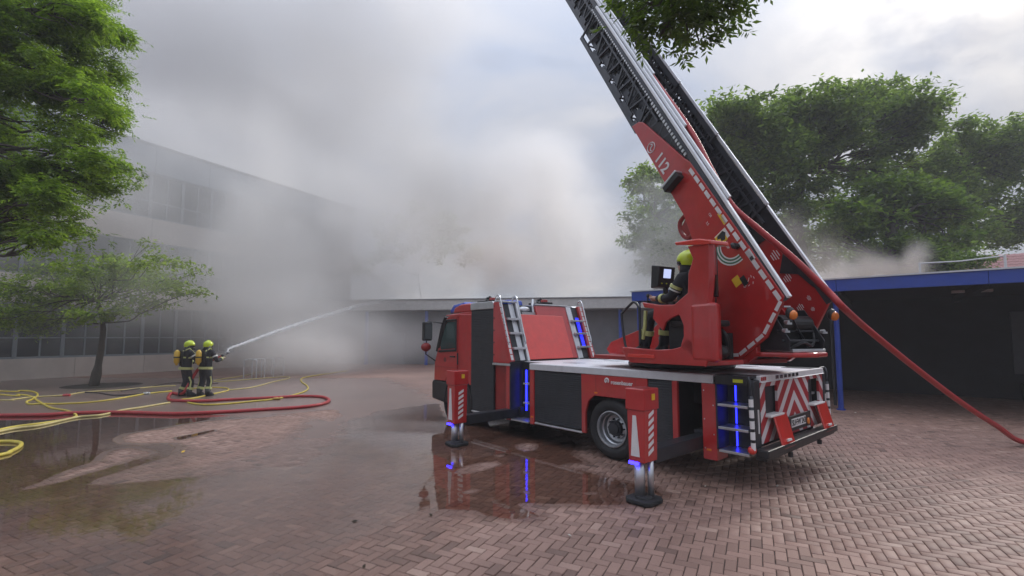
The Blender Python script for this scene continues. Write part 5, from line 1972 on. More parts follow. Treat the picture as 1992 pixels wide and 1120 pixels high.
# spray round the far half of the jet: small drops
rj = np.random.default_rng(5)
V_, F_ = [], []
for k in range(900):
    t = rj.random() ** 0.7
    i = int(t * (len(jp) - 1))
    c = jp[i] + Vector(rj.normal(0, 0.10 + 0.5 * t * t, 3)) - Vector((0, 0, abs(rj.normal(0, 0.5)) * t * t))
    r_ = rj.uniform(0.006, 0.016)
    b0 = len(V_)
    for d in ((1, 0, 0), (-1, 0, 0), (0, 1, 0), (0, -1, 0), (0, 0, 1), (0, 0, -1)):
        V_.append(tuple(c + Vector(d) * r_))
    for a, b_, c_ in ((0, 2, 4), (2, 1, 4), (1, 3, 4), (3, 0, 4), (2, 0, 5), (1, 2, 5), (3, 1, 5), (0, 3, 5)):
        F_.append((b0 + a, b0 + b_, b0 + c_))
mesh_np('spray', np.array(V_), np.array(F_), jm, jet)
# ---------------------------------------------------------------- buildings
CONCRETE = principled('pale_concrete', (0.50, 0.44, 0.40), 0.8, var=0.10, vscale=1.2, bump=0.2, bscale=20, dirt=0.25, dirt_col=(0.22, 0.20, 0.18))
FRAME = principled('window_frame_grey', (0.16, 0.18, 0.20), 0.5, var=0.1)
BLIND = principled('blue_grey_panel', (0.20, 0.23, 0.27), 0.6, var=0.1)
ROOFGREY = principled('roof_edge_grey', (0.20, 0.205, 0.22), 0.6, var=0.1)

SD = Vector((0.52, 1.0, 0)).normalized()                 # along the school facade, away from the camera
S0 = Vector((-21.49, 20.06, 0)) - SD * 6.0
SNRM = Vector((SD.y, -SD.x, 0))                          # out of the facade, towards the yard
MS = frame(SD, SNRM * -1, Vector((0, 0, 1)), S0)         # x along, y into the building, z up
LEN = 25.2
school = empty('school_building', MS, 'long three-storey school with pale bands and window strips, half hidden in smoke', 'building')
bands = [('plinth_wall', 0.0, 0.90), ('facade_band', 3.35, 4.60), ('facade_band', 6.85, 8.10), ('roof_parapet', 10.55, 12.0)]
for nm, z0, z1 in bands:
    n_p = 9
    for k in range(n_p):
        a, b_ = LEN * k / n_p, LEN * (k + 1) / n_p
        q = MB()
        q.box(a + 0.008, b_ - 0.008, -0.06, 0.30, z0, z1)
        q.build(nm, CONCRETE if nm != 'roof_parapet' else BLIND, school, bevel=0.006)
q = MB()
q.box(0, LEN, 0.30, 14.0, 0, 11.8)
q.build('wall', BLIND, school)
q = MB()
q.box(-0.05, LEN + 0.12, -0.14, 14.0, 12.0, 12.10)
q.build('roof_edge', ROOFGREY, school)
q = MB()
q.cyl((LEN + 0.15, -0.1, 10.2), (LEN + 0.15, -0.1, 12.0), 0.05, 8)
q.build('flag_pipe', WHITE, school)
wme = fme = None
pit = 1.575
rt_w = random.Random(4)
BLIND_PALE = principled('pale_blind', (0.42, 0.42, 0.40), 0.8)
PANE.node_tree.nodes['Principled BSDF'].inputs['Alpha'].default_value = 0.75
for z0, z1 in ((0.90, 3.35), (4.60, 6.85), (8.10, 10.55)):
    for k in range(16):
        x0 = pit * k
        if fme is None:
            q = MB()
            w_, h_ = pit, 2.45
            q.box(0, 0.14, 0.0, 0.16, 0, h_).box(0.14, w_, 0.02, 0.12, 0, 0.09).box(0.14, w_, 0.02, 0.12, h_ - 0.09, h_)
            q.box(0.14, w_, 0.03, 0.11, h_ * 0.36, h_ * 0.36 + 0.06).box(0.85, 0.91, 0.03, 0.11, 0.09, h_ - 0.09)
            fo = q.build('window', FRAME, school)
            fme = fo.data
            q = MB()
            q.box(0.14, w_, 0.07, 0.08, 0.09, h_ - 0.09)
            po = q.build('pane', PANE, fo)
            wme = po.data
        else:
            fo = bpy.data.objects.new('window', fme)
            link(fo, school)
            po = bpy.data.objects.new('pane', wme)
            link(po, fo)
        fo.location = (x0, 0.02, z0)
        dr_ = rt_w.random()
        if dr_ < 0.45:
            q = MB()
            q.box(0.17, pit - 0.04, 0.10, 0.115, 2.36 - 0.3 - 1.5 * dr_, 2.34)
            q.build('blind', BLIND_PALE if dr_ < 0.3 else BLIND, fo)
        fo.scale = (1, 1, (z1 - z0) / 2.45)

# low building with a pale roof edge behind the truck
LD = (Vector((4.2, 29.5, 0)) - Vector((-11.0, 31.8, 0))).normalized()
L0 = Vector((-14.4, 32.7, 0))
MLB = frame(LD, Vector((-LD.y, LD.x, 0)), Vector((0, 0, 1)), L0)
FASC = principled('pale_roof_edge', (0.50, 0.50, 0.49), 0.7, var=0.08, dirt=0.25)
GREYW = principled('grey_render', (0.15, 0.155, 0.17), 0.8, var=0.15, vscale=1.0, dirt=0.2)
BLUE = principled('blue_paint', (0.016, 0.055, 0.33), 0.4, var=0.10, vscale=3, coat=0.2, dirt=0.2, dirt_col=(0.02, 0.03, 0.08))
low = empty('low_building', MLB, 'long low grey building with a pale roof edge, behind the truck cab', 'building')
q = MB(); q.box(0.0, 27.4, 0.9, 9, 0, 3.55); q.build('wall', GREYW, low)
q = MB(); q.box(0, 27.6, -0.3, 9.2, 3.62, 4.28); q.build('roof_edge', FASC, low, bevel=0.02)
q = MB(); q.box(-0.05, 27.65, -0.36, 9.25, 4.28, 4.34); q.build('roof_capping', ROOFGREY, low)
q = MB(); q.box(0.1, 27.5, -0.2, 0.9, 3.55, 3.62); q.build('soffit', GREYW, low)
for x in (4.6, 8.8, 13.0, 17.2, 21.4):
    q = MB(); q.cyl((x, 0.1, 0), (x, 0.1, 3.55), 0.11, 12); q.build('post', BLUE, low)
for x in (6.0, 10.6, 15.0):
    q = MB(); q.box(x, x + 1.0, 0.84, 0.90, 0, 2.1); d_ = q.build('door', FRAME, low, bevel=0.01)
    q = MB(); q.box(x + 0.08, x + 0.12, 0.80, 0.84, 1.0, 1.12); q.build('handle', ALU, d_)

# covered shelter with the blue roof edge on the right
CA, CB = Vector((3.88, 15.31, 0)), Vector((10.81, 9.9, 0))
CD = (CB - CA).normalized()
CNR = Vector((-CD.y, CD.x, 0))                           # away from the camera
MC = frame(CD, CNR, Vector((0, 0, 1)), CA)
shel = empty('canopy_shelter', MC, 'open shelter with a bright blue roof edge and blue posts on the right', 'shelter')
CL = 22.0
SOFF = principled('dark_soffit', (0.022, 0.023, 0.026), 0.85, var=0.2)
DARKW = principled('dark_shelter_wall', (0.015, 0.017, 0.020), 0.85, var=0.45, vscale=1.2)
for k in range(8):
    q = MB(); q.box(2.75 * k + 0.004, 2.75 * (k + 1) - 0.004, 0.0, 0.10, 3.0, 3.30); q.build('blue_fascia', BLUE, shel, bevel=0.004)
for k in range(1, 8):
    q = MB(); q.box(2.72 * k, 2.72 * k + 0.14, 0.35, 5.9, 2.93, 3.10); q.build('roof_beam', SOFF, shel, bevel=0.004)
q = MB(); q.tube(smooth_path([(5.30, 0.16, 3.0), (5.30, 0.30, 2.85), (5.33, 0.36, 2.6), (5.33, 0.36, 0.1)], 3), 0.035, 8); q.build('downpipe', SOFF, shel)
q = MB(); q.box(0, 0.10, 0.10, 6.5, 3.0, 3.30); q.build('blue_fascia', BLUE, shel, bevel=0.01)
q = MB(); q.box(-0.03, CL, -0.03, 6.5, 3.30, 3.335); q.build('roof_edging', ALU, shel)
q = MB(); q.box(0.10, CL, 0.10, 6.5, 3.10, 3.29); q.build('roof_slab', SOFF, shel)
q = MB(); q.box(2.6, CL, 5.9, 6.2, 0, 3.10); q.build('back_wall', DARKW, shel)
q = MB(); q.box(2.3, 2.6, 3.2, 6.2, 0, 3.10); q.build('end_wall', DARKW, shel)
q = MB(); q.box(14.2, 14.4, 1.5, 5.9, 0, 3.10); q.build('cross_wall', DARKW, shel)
for x in (0.12, 5.45, 10.8, 16.2):
    q = MB(); q.cyl((x, 0.30, 0), (x, 0.30, 3.09), 0.062, 16); q.cyl((x, 0.30, 0), (x, 0.30, 0.03), 0.10, 16)
    q.build('post', BLUE, shel)
q = MB(); q.box(7.9, 8.7, 2.9, 3.05, 3.03, 3.10); q.build('ceiling_light', WHITE, shel, bevel=0.01)
GREYP = principled('grey_door_paint', (0.07, 0.075, 0.082), 0.6, var=0.15)
for x in (9.4, 10.75, 12.1):
    q = MB(); q.box(x, x + 1.25, 5.82, 5.9, 0.75, 2.6); q.build('grey_panel', GREYP, shel, bevel=0.01)
q = MB(); q.box(9.5, 13.4, 5.1, 5.85, 0.0, 0.5); q.build('bench_block', DARKW, shel, bevel=0.02)
# thin railing on the shelter's roof
rl_o = MB()
rp0, rp1 = MC @ Vector((7.3, 3.2, 3.335)), MC @ Vector((9.0, 3.2, 3.335))
rl_o.cyl(rp0, rp0 + Vector((0, 0, 0.62)), 0.025, 8)
tag_r = empty('roof_railing', rp0, 'thin pale railing standing on the flat shelter roof', 'railing')
off = Matrix.Translation(-rp0)
rl_o.build('post', WHITE, tag_r, pre=off)
q = MB(); q.cyl(rp1, rp1 + Vector((0, 0, 0.66)), 0.03, 8); q.build('post', WHITE, tag_r, pre=off)
q = MB(); q.tube([rp0 + Vector((0, 0, 0.60)), (rp0 + rp1) / 2 + Vector((0, 0, 0.58)), rp1 + Vector((0, 0, 0.64))], 0.018, 8); q.build('rail', WHITE, tag_r, pre=off)

# house with a red tiled roof and a grey shed roof behind the shelter
TILE = principled('roof_tile', (0.42, 0.20, 0.19), 0.6, var=0.18, vscale=4)
HP = at(1935, 640, 36)
MH = Matrix.Translation((HP.x, HP.y, 0)) @ Matrix.Rotation(rad(-30), 4, 'Z')
house = empty('house', MH, 'house with a red tiled roof showing between the trees behind the shelter', 'house')
HWALL = principled('house_wall', (0.55, 0.50, 0.46), 0.8)
q = MB(); q.box(-3.2, 6, 0, 7, 0, 5.2); q.build('wall', HWALL, house)
n_rows, n_cols = 12, 22
q0 = MB()
tw_, th_ = 9.6 / n_cols, 4.0 / n_rows
q0.add([(0, 0, 0), (tw_ * 0.5, 0.0, 0.05), (tw_, 0, 0.0), (0, th_ * 1.08, -0.03), (tw_ * 0.5, th_ * 1.08, 0.02), (tw_, th_ * 1.08, -0.03),
        (0, 0, -0.05), (tw_ * 0.5, 0, 0.0), (tw_, 0, -0.05)], [(0, 1, 4, 3), (1, 2, 5, 4), (6, 7, 1, 0), (7, 8, 2, 1)])
pitch = rad(45)
MRo = Matrix.Translation((-3.5, -0.35, 4.95)) @ Matrix.Rotation(pitch, 4, 'X')
rbase = MB(); rbase.box(0, 9.6, 0, 5.0, -0.2, -0.08)
roof = rbase.build('roof', RED_DARK, house, M=MRo)
t0 = q0.build('tile', TILE, roof)
for i in range(n_rows + 3):
    for j in range(n_cols):
        if i == 0 and j == 0:
            o = t0
        else:
            o = bpy.data.objects.new('tile', t0.data)
            link(o, roof)
        o.location = (j * tw_, i * th_, 0)
q = MB(); q.prism([(-3.5, 4.9), (9.5 - 3.5, 4.9), (6.0, 4.8), (-3.5, 4.8)], -0.45, -0.30, 'xz'); q.build('gutter', ROOFGREY, house)
SHP = at(1975, 640, 17.0)
MSH = Matrix.Translation((SHP.x, SHP.y, 0)) @ Matrix.Rotation(rad(-25), 4, 'Z')
shed = empty('shed', MSH, 'grey shed with a low pitched roof just above the blue roof edge', 'shed')
q = MB(); q.box(0.2, 9, 0.2, 4, 0, 3.5); q.build('wall', GREYW, shed)
q = MB(); q.prism([(-1.9, 3.35), (4.0, 4.9), (9.6, 3.6), (9.6, 3.5), (4.0, 4.75), (-1.9, 3.25)], -0.2, 4.3, 'xz'); q.build('roof', principled('grey_felt', (0.24, 0.24, 0.23), 0.85, var=0.15), shed)

# metal hoops by the school wall
for k, (x, y) in enumerate(((486, 710), (502, 709), (520, 707), (540, 704))):
    g0 = ground(x, y + 26)
    q = MB()
    d = Vector((0.5, 0.0, 0))
    q.tube(smooth_path([(-0.28, 0, 0), (-0.28, 0, 0.72), (-0.2, 0, 0.84), (0.2, 0, 0.84), (0.28, 0, 0.72), (0.28, 0, 0)], 3), 0.024, 8)
    o = q.build('bicycle_stand', ALU, M=Matrix.Translation(g0))
    tag(o, ('leftmost metal hoop of the bicycle stands in the smoke', 'metal bicycle hoop second from the left in the smoke', 'metal bicycle hoop third from the left in the smoke', 'rightmost metal hoop of the bicycle stands in the smoke')[k], 'bicycle stand', 'bicycle stand hoops')

# ---------------------------------------------------------------- trees
def leaves(name, blobs, per, size, mat, parent, seed, clump=0.35, droop=0.25, aspect=0.42, shell=2.4, compound=0):
    """Leaf faces gathered in clumps spread through ellipsoids (centre, radii, weight)."""
    r = np.random.default_rng(seed)
    C_ = []
    for (c, rd, n) in blobs:
        m = max(3, int(n * per / 60))
        d = r.normal(size=(m, 3))
        d /= np.linalg.norm(d, axis=1)[:, None]
        rad_ = r.random(m) ** (1 / shell)
        cc = np.array(c)[None] + d * rad_[:, None] * np.array(rd)[None]
        sz = clump * (0.6 + 0.8 * r.random(m))
        kk = int(n * per / m)
        pts_ = cc[:, None, :] + r.normal(size=(m, kk, 3)) * sz[:, None, None] * np.array([1, 1, 0.55])
        C_.append(pts_.reshape(-1, 3))
    P_ = np.concatenate(C_)
    n = len(P_)
    if compound:
        az = r.random(n) * 2 * np.pi
        el = r.normal(-0.35, 0.35, n)
        ax = np.stack([np.cos(az) * np.cos(el), np.sin(az) * np.cos(el), np.sin(el)], -1)
        sd = np.cross(ax, [0, 0, 1.0]); sd /= np.linalg.norm(sd, axis=1)[:, None]
        VV = []
        for k in range(compound):
            along = (k // 2 + 1) / (compound // 2 + 1)
            sg = 1 if k % 2 else -1
            if k == compound - 1:
                dirv = ax; b = P_ + ax * size * 2.6
            else:
                dirv = ax * 0.55 + sd * sg * 0.8; b = P_ + ax * (size * 2.6 * along)[..., None] if False else P_ + ax * size * 2.6 * along
            dirv = dirv + np.array([0, 0, -0.15]) + r.normal(size=(n, 3)) * 0.12
            dirv /= np.linalg.norm(dirv, axis=1)[:, None]
            wv = np.cross(dirv, np.cross(ax, sd) + r.normal(size=(n, 3)) * 0.35); wv /= np.linalg.norm(wv, axis=1)[:, None]
            ln = size * (0.8 + 0.4 * r.random(n))[:, None]
            VV.append(np.stack([b, b + dirv * ln * 0.45 + wv * ln * aspect / 2, b + dirv * ln, b + dirv * ln * 0.45 - wv * ln * aspect / 2], 1))
        V = np.stack(VV, 1).reshape(-1, 3)
        nq = n * compound
    else:
        az = r.random(n) * 2 * np.pi
        el = r.normal(-droop, 0.45, n)
        ax = np.stack([np.cos(az) * np.cos(el), np.sin(az) * np.cos(el), np.sin(el)], -1)
        up = r.normal(size=(n, 3)) * 0.55 + np.array([0, 0, 1.0])
        wv = np.cross(ax, up); wv /= np.linalg.norm(wv, axis=1)[:, None]
        ln = size * (0.65 + 0.7 * r.random(n))[:, None]
        V = np.stack([P_, P_ + ax * ln * 0.45 + wv * ln * aspect / 2, P_ + ax * ln, P_ + ax * ln * 0.45 - wv * ln * aspect / 2], 1).reshape(-1, 3)
        nq = n
    F = np.arange(nq * 4).reshape(-1, 4)
    base = np.array(parent.matrix_world.translation)
    return mesh_np(name, V - base[None], F, mat, parent)


def limb(q, a, b, r0, r1, rnd, wob=0.12, n=5):
    a, b = Vector(a), Vector(b)
    L_ = (b - a).length
    pts, rs = [], []
    for i in range(n + 1):
        t = i / n
        p = a.lerp(b, t)
        if 0 < i < n:
            p = p + Vector([rnd.uniform(-1, 1) * wob * L_ * 0.5 for _ in range(3)])
        pts.append(p)
        rs.append(r0 + (r1 - r0) * t)
    q.tube(smooth_path(pts, 2), [rs[min(int(i / 2), n)] for i in range(2 * n + 1)], 7)
    return pts


def tree(name, base, label, group, trunk_pts, trunk_r, blobs, per, size, mat, seed, clump, twigs=3, **kw):
    rnd = random.Random(seed)
    base = Vector(base)
    root = empty(name, base, label, 'tree', group)
    q = MB()
    tp_ = [Vector(p) for p in trunk_pts]
    rs = [trunk_r * (1 - 0.55 * i / (len(tp_) - 1)) for i in range(len(tp_))]
    rs[0] *= 1.25
    sp = smooth_path(tp_, 3)
    q.tube(sp, [rs[min(int(i / 3), len(rs) - 1)] for i in range(len(sp))], 10)
    q.build('trunk', BARK, root, pre=Matrix.Translation(-base), smooth=True)
    q = MB()
    for (c, rd, n) in blobs:
        c = Vector(c)
        k = min(range(len(tp_)), key=lambda i: (tp_[i] - c).length + (0 if i > 0 else 9))
        start = tp_[k]
        lr = max(0.025, trunk_r * 0.22)
        pp = limb(q, start, c, lr, lr * 0.35, rnd)
        for _ in range(twigs):
            d = Vector([rnd.gauss(0, 1) for _ in range(3)]).normalized()
            e = c + Vector((d.x * rd[0], d.y * rd[1], d.z * rd[2])) * 0.9
            limb(q, pp[rnd.choice((2, 3, 4))], e, lr * 0.4, lr * 0.1, rnd, n=3)
    q.build('branches', BARK, root, pre=Matrix.Translation(-base), smooth=True)
    leaves('crown', blobs, per, size, mat, root, seed, clump, **kw)
    return root


def blob(x, y, Y, r, n=1.0, flat=0.8, deep=1.0):
    c = at(x, y, Y)
    R = r * Y / FPX
    return (tuple(c), (R, R * deep, R * flat), n * r * r / 3600)


# large tree at the left edge, trunk outside the picture
rt = random.Random(11)
lb = [(60, 50, 95), (150, 40, 75), (175, 130, 44), (95, 130, 75), (165, 170, 65), (200, 240, 34), (215, 315, 32), (165, 300, 58), (205, 365, 28), (130, 345, 50),
      (10, 320, 55), (50, 375, 55), (120, 400, 42), (140, 445, 28), (35, 430, 45), (95, 465, 30), (5, 460, 35), (5, 215, 40), (115, 235, 36), (25, 150, 60), (160, 50, 44), (195, 190, 32)]
blobs = [blob(x, y, 9.3 + rt.uniform(-0.9, 0.9), r, 1.0, 0.9, 1.3) for x, y, r in lb]
for x, y, r in ((-120, 40, 130), (-130, 200, 120), (-110, 360, 110), (-300, 150, 180), (-320, -80, 180), (-90, -120, 150), (60, -110, 120), (130, -80, 70)):
    blobs.append(blob(x, y, 9.8 + rt.uniform(-0.8, 1.2), r, 0.8, 0.9, 1.2))
tb_ = at(-330, 900, 9.6); tb_.z = 0
tree('large_tree', tb_, 'large leafy tree hanging in from the upper left, its trunk out of view', 'trees',
     [tb_, tb_ + Vector((0.1, 0, 1.6)), tb_ + Vector((0.35, -0.1, 3.0)), at(-230, 240, 9.6), at(-150, 60, 9.7)], 0.24, blobs, 640, 0.085, LEAF_NEAR, 21, 0.16, twigs=4, compound=9, aspect=0.36)
# dark limb seen through the gap in its crown
# small tree by the school
b0 = ground(182, 752)
Y0 = b0.y
sb = [(190, 555, 48), (130, 560, 45), (250, 550, 48), (75, 575, 46), (40, 560, 40), (20, 600, 40), (80, 625, 36), (310, 545, 42), (355, 560, 30), (290, 590, 38), (220, 600, 34), (165, 520, 34), (235, 510, 34),
      (285, 505, 26), (290, 475, 12), (200, 490, 22), (60, 530, 30), (-20, 560, 40), (385, 530, 16), (385, 570, 14), (150, 610, 28), (-15, 620, 40), (110, 530, 30), (330, 505, 20), (55, 645, 22)]
blobs = [blob(x, y, Y0 + rt.uniform(-1.8, 1.8), r, 0.9, 0.62, 1.5) for x, y, r in sb]
tree('small_tree', b0, 'small spreading tree with a slim bare trunk in front of the school', 'trees',
     [b0, b0 + Vector((0.12, 0, 0.8)), b0 + Vector((0.2, 0, 1.7)), at(200, 628, Y0), at(190, 585, Y0)], 0.125, blobs, 2100, 0.16, LEAF_LIGHT, 22, 0.20, twigs=3)
soil = MB()
soil.lathe([(0.0, 0.0), (1.25, 0.0), (1.2, 0.012), (0, 0.05)], 28, 'z', (b0.x, b0.y + 0.4, 0.0))
tag(soil.build('tree_pit_soil', principled('dark_soil', (0.03, 0.024, 0.018), 0.95, var=0.4, vscale=20, bump=0.8, bscale=20)), kind='structure')

# big trees behind the shelter
def right_tree(seed, x, Y, lbs, label, per=70, group='trees', mat=LEAF_FAR, size=0.30, clump=0.29, top=None, tr=0.42):
    bs = at(x, 640, Y); bs.z = 0
    rr_ = random.Random(seed)
    bl = [blob(a, b + 10, Y + rr_.uniform(-2.2, 2.2), r * 1.08, 0.85, 0.78, 1.3) for a, b, r in lbs]
    tz = at(x, top or 330, Y)
    tree('large_tree', bs, label, group, [bs, bs.lerp(tz, 0.35) + Vector((0.2, 0, 0)), bs.lerp(tz, 0.7) - Vector((0.3, 0, 0)), tz], tr, bl, per, size, mat, seed, clump, twigs=5)


right_tree(31, 1560, 27, [(1410, 215, 42), (1460, 225, 55), (1530, 215, 55), (1440, 270, 50), (1500, 275, 55), (1590, 200, 50), (1650, 190, 50), (1710, 185, 48), (1770, 190, 45), (1800, 215, 36), (1560, 260, 50),
                          (1640, 240, 50), (1720, 235, 45), (1780, 250, 34), (1700, 285, 30), (1450, 320, 38), (1500, 335, 34), (1540, 310, 30), (1400, 300, 34), (1760, 285, 22), (1600, 285, 26), (1480, 385, 30), (1530, 370, 30), (1630, 320, 20), (1590, 345, 24), (1560, 400, 26), (1450, 360, 30), (1510, 430, 28), (1610, 385, 26), (1430, 370, 30), (1660, 335, 26), (1720, 325, 26), (1780, 320, 24), (1560, 450, 28), (1470, 430, 26), (1830, 300, 26)],
           'broad dark green tree with a flat wide crown right behind the raised ladder', per=4200)
right_tree(32, 1860, 30, [(1880, 250, 36), (1930, 260, 45), (1980, 270, 50), (1840, 290, 40), (1900, 310, 48), (1960, 330, 50), (1840, 350, 40), (1890, 370, 42), (2040, 290, 60), (1800, 330, 22), (1960, 400, 36), (1990, 440, 34), (2060, 400, 60), (1900, 430, 34), (1940, 455, 26)],
           'tall dark tree at the right edge above the red tiled roof', per=4200)
right_tree(33, 1740, 24, [(1690, 370, 38), (1740, 365, 40), (1790, 370, 40), (1840, 370, 30), (1700, 420, 42), (1760, 420, 42), (1820, 420, 40), (1650, 400, 30), (1660, 450, 34), (1720, 475, 38), (1790, 475, 36), (1850, 465, 30), (1620, 440, 24), (1870, 400, 26), (1690, 500, 34), (1760, 510, 34), (1830, 505, 34)],
           'lower bright green tree just behind the blue roof edge', per=4000, mat=LEAF_SMALL, top=420)
right_tree(34, 1545, 34, [(1470, 440, 34), (1530, 430, 30), (1560, 465, 34), (1500, 480, 34), (1590, 500, 36), (1640, 500, 30), (1440, 400, 26), (1620, 470, 20)],
           'low tree veiled by brown smoke behind the foot of the ladder', per=3500, top=480)
right_tree(35, 1275, 33, [(1262, 330, 26), (1290, 350, 34), (1250, 380, 30), (1300, 400, 36), (1240, 420, 26), (1280, 440, 34), (1330, 430, 40), (1350, 370, 36), (1370, 330, 40), (1380, 420, 34), (1275, 460, 36), (1245, 350, 28), (1310, 470, 36), (1235, 460, 26), (1340, 480, 34), (1265, 500, 32), (1310, 520, 36)],
           'grey green tree half dissolved in smoke left of the ladder', per=3500, top=420, tr=0.2)
right_tree(36, 820, 46, [(760, 430, 34), (800, 415, 36), (850, 420, 38), (890, 435, 30), (780, 470, 36), (840, 470, 40), (900, 480, 30), (740, 480, 26), (700, 500, 26)],
           'faint tree crown deep in the smoke above the low building', per=2600, size=0.4, top=470, tr=0.03)
bs_ = [blob(x, y, 21 + rt.uniform(-0.5, 0.5), r, 1.0, 0.9, 1.0) for x, y, r in ((1895, 495, 18), (1910, 512, 16), (1885, 515, 14), (1928, 500, 12), (1870, 505, 12))]
bb = at(1900, 640, 21); bb.z = 0
tree('bush', bb, 'bright green bush top in front of the red tiled roof', 'trees', [bb, bb + Vector((0, 0, 2)), at(1900, 540, 21), at(1900, 515, 21)], 0.06, bs_, 5000, 0.14, LEAF_SMALL, 40, 0.16, twigs=2)

# overhanging ash branch at the top
ab = [(1300, 5, 60), (1350, 20, 52), (1260, -10, 45), (1390, 5, 42), (1310, 50, 42), (1355, 60, 30), (1250, 30, 25), (1285, 70, 20), (1390, 45, 20), (1425, -5, 25), (1330, -60, 90), (1230, -70, 70), (1440, -70, 70)]
blobs = [blob(x, y, 4.6 + rt.uniform(-0.35, 0.35), r, 1.0, 0.75, 1.6) for x, y, r in ab]
tbs = Vector((5.2, 0.6, 0))
tree('ash_tree', tbs, 'ash branch with feathered leaves hanging into the top of the picture', 'trees',
     [tbs, tbs + Vector((-0.1, 0.2, 2.2)), tbs + Vector((-0.5, 0.9, 3.9)), at(1420, -120, 3.8), at(1330, -40, 4.5)], 0.17, blobs, 60, 0.085, LEAF_ASH, 41, 0.10, twigs=3, compound=11, aspect=0.34)
# ---------------------------------------------------------------- smoke
def smoke_mat(name, col, density=1.0):
    m = bpy.data.materials.new(name)
    m.use_nodes = True
    t = m.node_tree
    for n in list(t.nodes):
        t.nodes.remove(n)
    pv = N(t, 'ShaderNodeVolumePrincipled')
    pv.inputs['Color'].default_value = (*col, 1)
    pv.inputs['Density'].default_value = density
    pv.inputs['Anisotropy'].default_value = 0.25
    o = N(t, 'ShaderNodeOutputMaterial')
    t.links.new(pv.outputs[0], o.inputs['Volume'])
    return m


def smoke(name, puffs, lo, hi, cell, mat, nscale, warp, seed=0.0, edge=(0.36, 0.62), bottom=0.02):
    """A cloud of smoke: puffs (centre, radii, density) broken up by noise, stored in a voxel grid."""
    vd = bpy.data.meshes.new(name)
    o = bpy.data.objects.new(name, vd)
    link(o)
    g = bpy.data.node_groups.new(name + '_grid', 'GeometryNodeTree')
    g.interface.new_socket('Geometry', in_out='INPUT', socket_type='NodeSocketGeometry')
    g.interface.new_socket('Geometry', in_out='OUTPUT', socket_type='NodeSocketGeometry')
    gi, go = g.nodes.new('NodeGroupInput'), g.nodes.new('NodeGroupOutput')
    vc = g.nodes.new('GeometryNodeVolumeCube')
    vc.inputs['Min'].default_value = lo
    vc.inputs['Max'].default_value = hi
    for ax, nm in enumerate(('Resolution X', 'Resolution Y', 'Resolution Z')):
        vc.inputs[nm].default_value = max(4, int((hi[ax] - lo[ax]) / cell))
    ps = g.nodes.new('GeometryNodeInputPosition')
    l = g.links.new

    def vm(op, a, b=None):
        n = g.nodes.new('ShaderNodeVectorMath')
        n.operation = op
        for k, v in enumerate((a, b)):
            if v is None:
                continue
            if isinstance(v, (tuple, list, Vector)):
                n.inputs[k].default_value = tuple(v)
            else:
                l(v, n.inputs[k])
        return n

    wn_ = g.nodes.new('ShaderNodeTexNoise')
    wn_.noise_dimensions = '4D'
    wn_.inputs['W'].default_value = seed
    wn_.inputs['Scale'].default_value = nscale * 0.6
    wn_.inputs['Detail'].default_value = 4.0
    l(ps.outputs[0], wn_.inputs['Vector'])
    off_ = vm('SUBTRACT', wn_.outputs['Color'], (0.5, 0.5, 0.5))
    sc_ = vm('MULTIPLY', off_.outputs[0], (warp, warp, warp))
    pw = vm('ADD', ps.outputs[0], sc_.outputs[0])
    total = None
    for c, rd, dn in puffs:
        d = vm('SUBTRACT', pw.outputs[0], c)
        q_ = vm('DIVIDE', d.outputs[0], rd)
        ln = vm('LENGTH', q_.outputs[0])
        mr = g.nodes.new('ShaderNodeMapRange')
        mr.interpolation_type = 'SMOOTHSTEP'
        mr.inputs['From Min'].default_value = 1.0
        mr.inputs['From Max'].default_value = 0.25
        mr.inputs['To Min'].default_value = 0.0
        mr.inputs['To Max'].default_value = dn
        l(ln.outputs['Value'], mr.inputs['Value'])
        total = mr.outputs[0] if total is None else math_node(g, 'ADD', total, mr.outputs[0])
    nz = g.nodes.new('ShaderNodeTexNoise')
    nz.noise_dimensions = '4D'
    nz.inputs['W'].default_value = seed + 3.0
    nz.inputs['Scale'].default_value = nscale
    nz.inputs['Detail'].default_value = 6.0
    nz.inputs['Roughness'].default_value = 0.55
    l(pw.outputs[0], nz.inputs['Vector'])
    mr = g.nodes.new('ShaderNodeMapRange')
    mr.interpolation_type = 'SMOOTHSTEP'
    mr.inputs['From Min'].default_value = edge[0]
    mr.inputs['From Max'].default_value = edge[1]
    mr.inputs['To Min'].default_value = bottom
    mr.inputs['To Max'].default_value = 1.0
    l(nz.outputs['Fac'], mr.inputs['Value'])
    dens = math_node(g, 'MULTIPLY', total, mr.outputs[0])
    l(dens, vc.inputs['Density'])
    sm = g.nodes.new('GeometryNodeSetMaterial')
    sm.inputs['Material'].default_value = mat
    l(vc.outputs[0], sm.inputs['Geometry'])
    l(sm.outputs[0], go.inputs[0])
    md = o.modifiers.new('grid', 'NODES')
    md.node_group = g
    return tag(o, kind='stuff')


def puff(x, y, Y, rx, ry, rz, d):
    return (tuple(at(x, y, Y)), (rx, ry, rz), d)


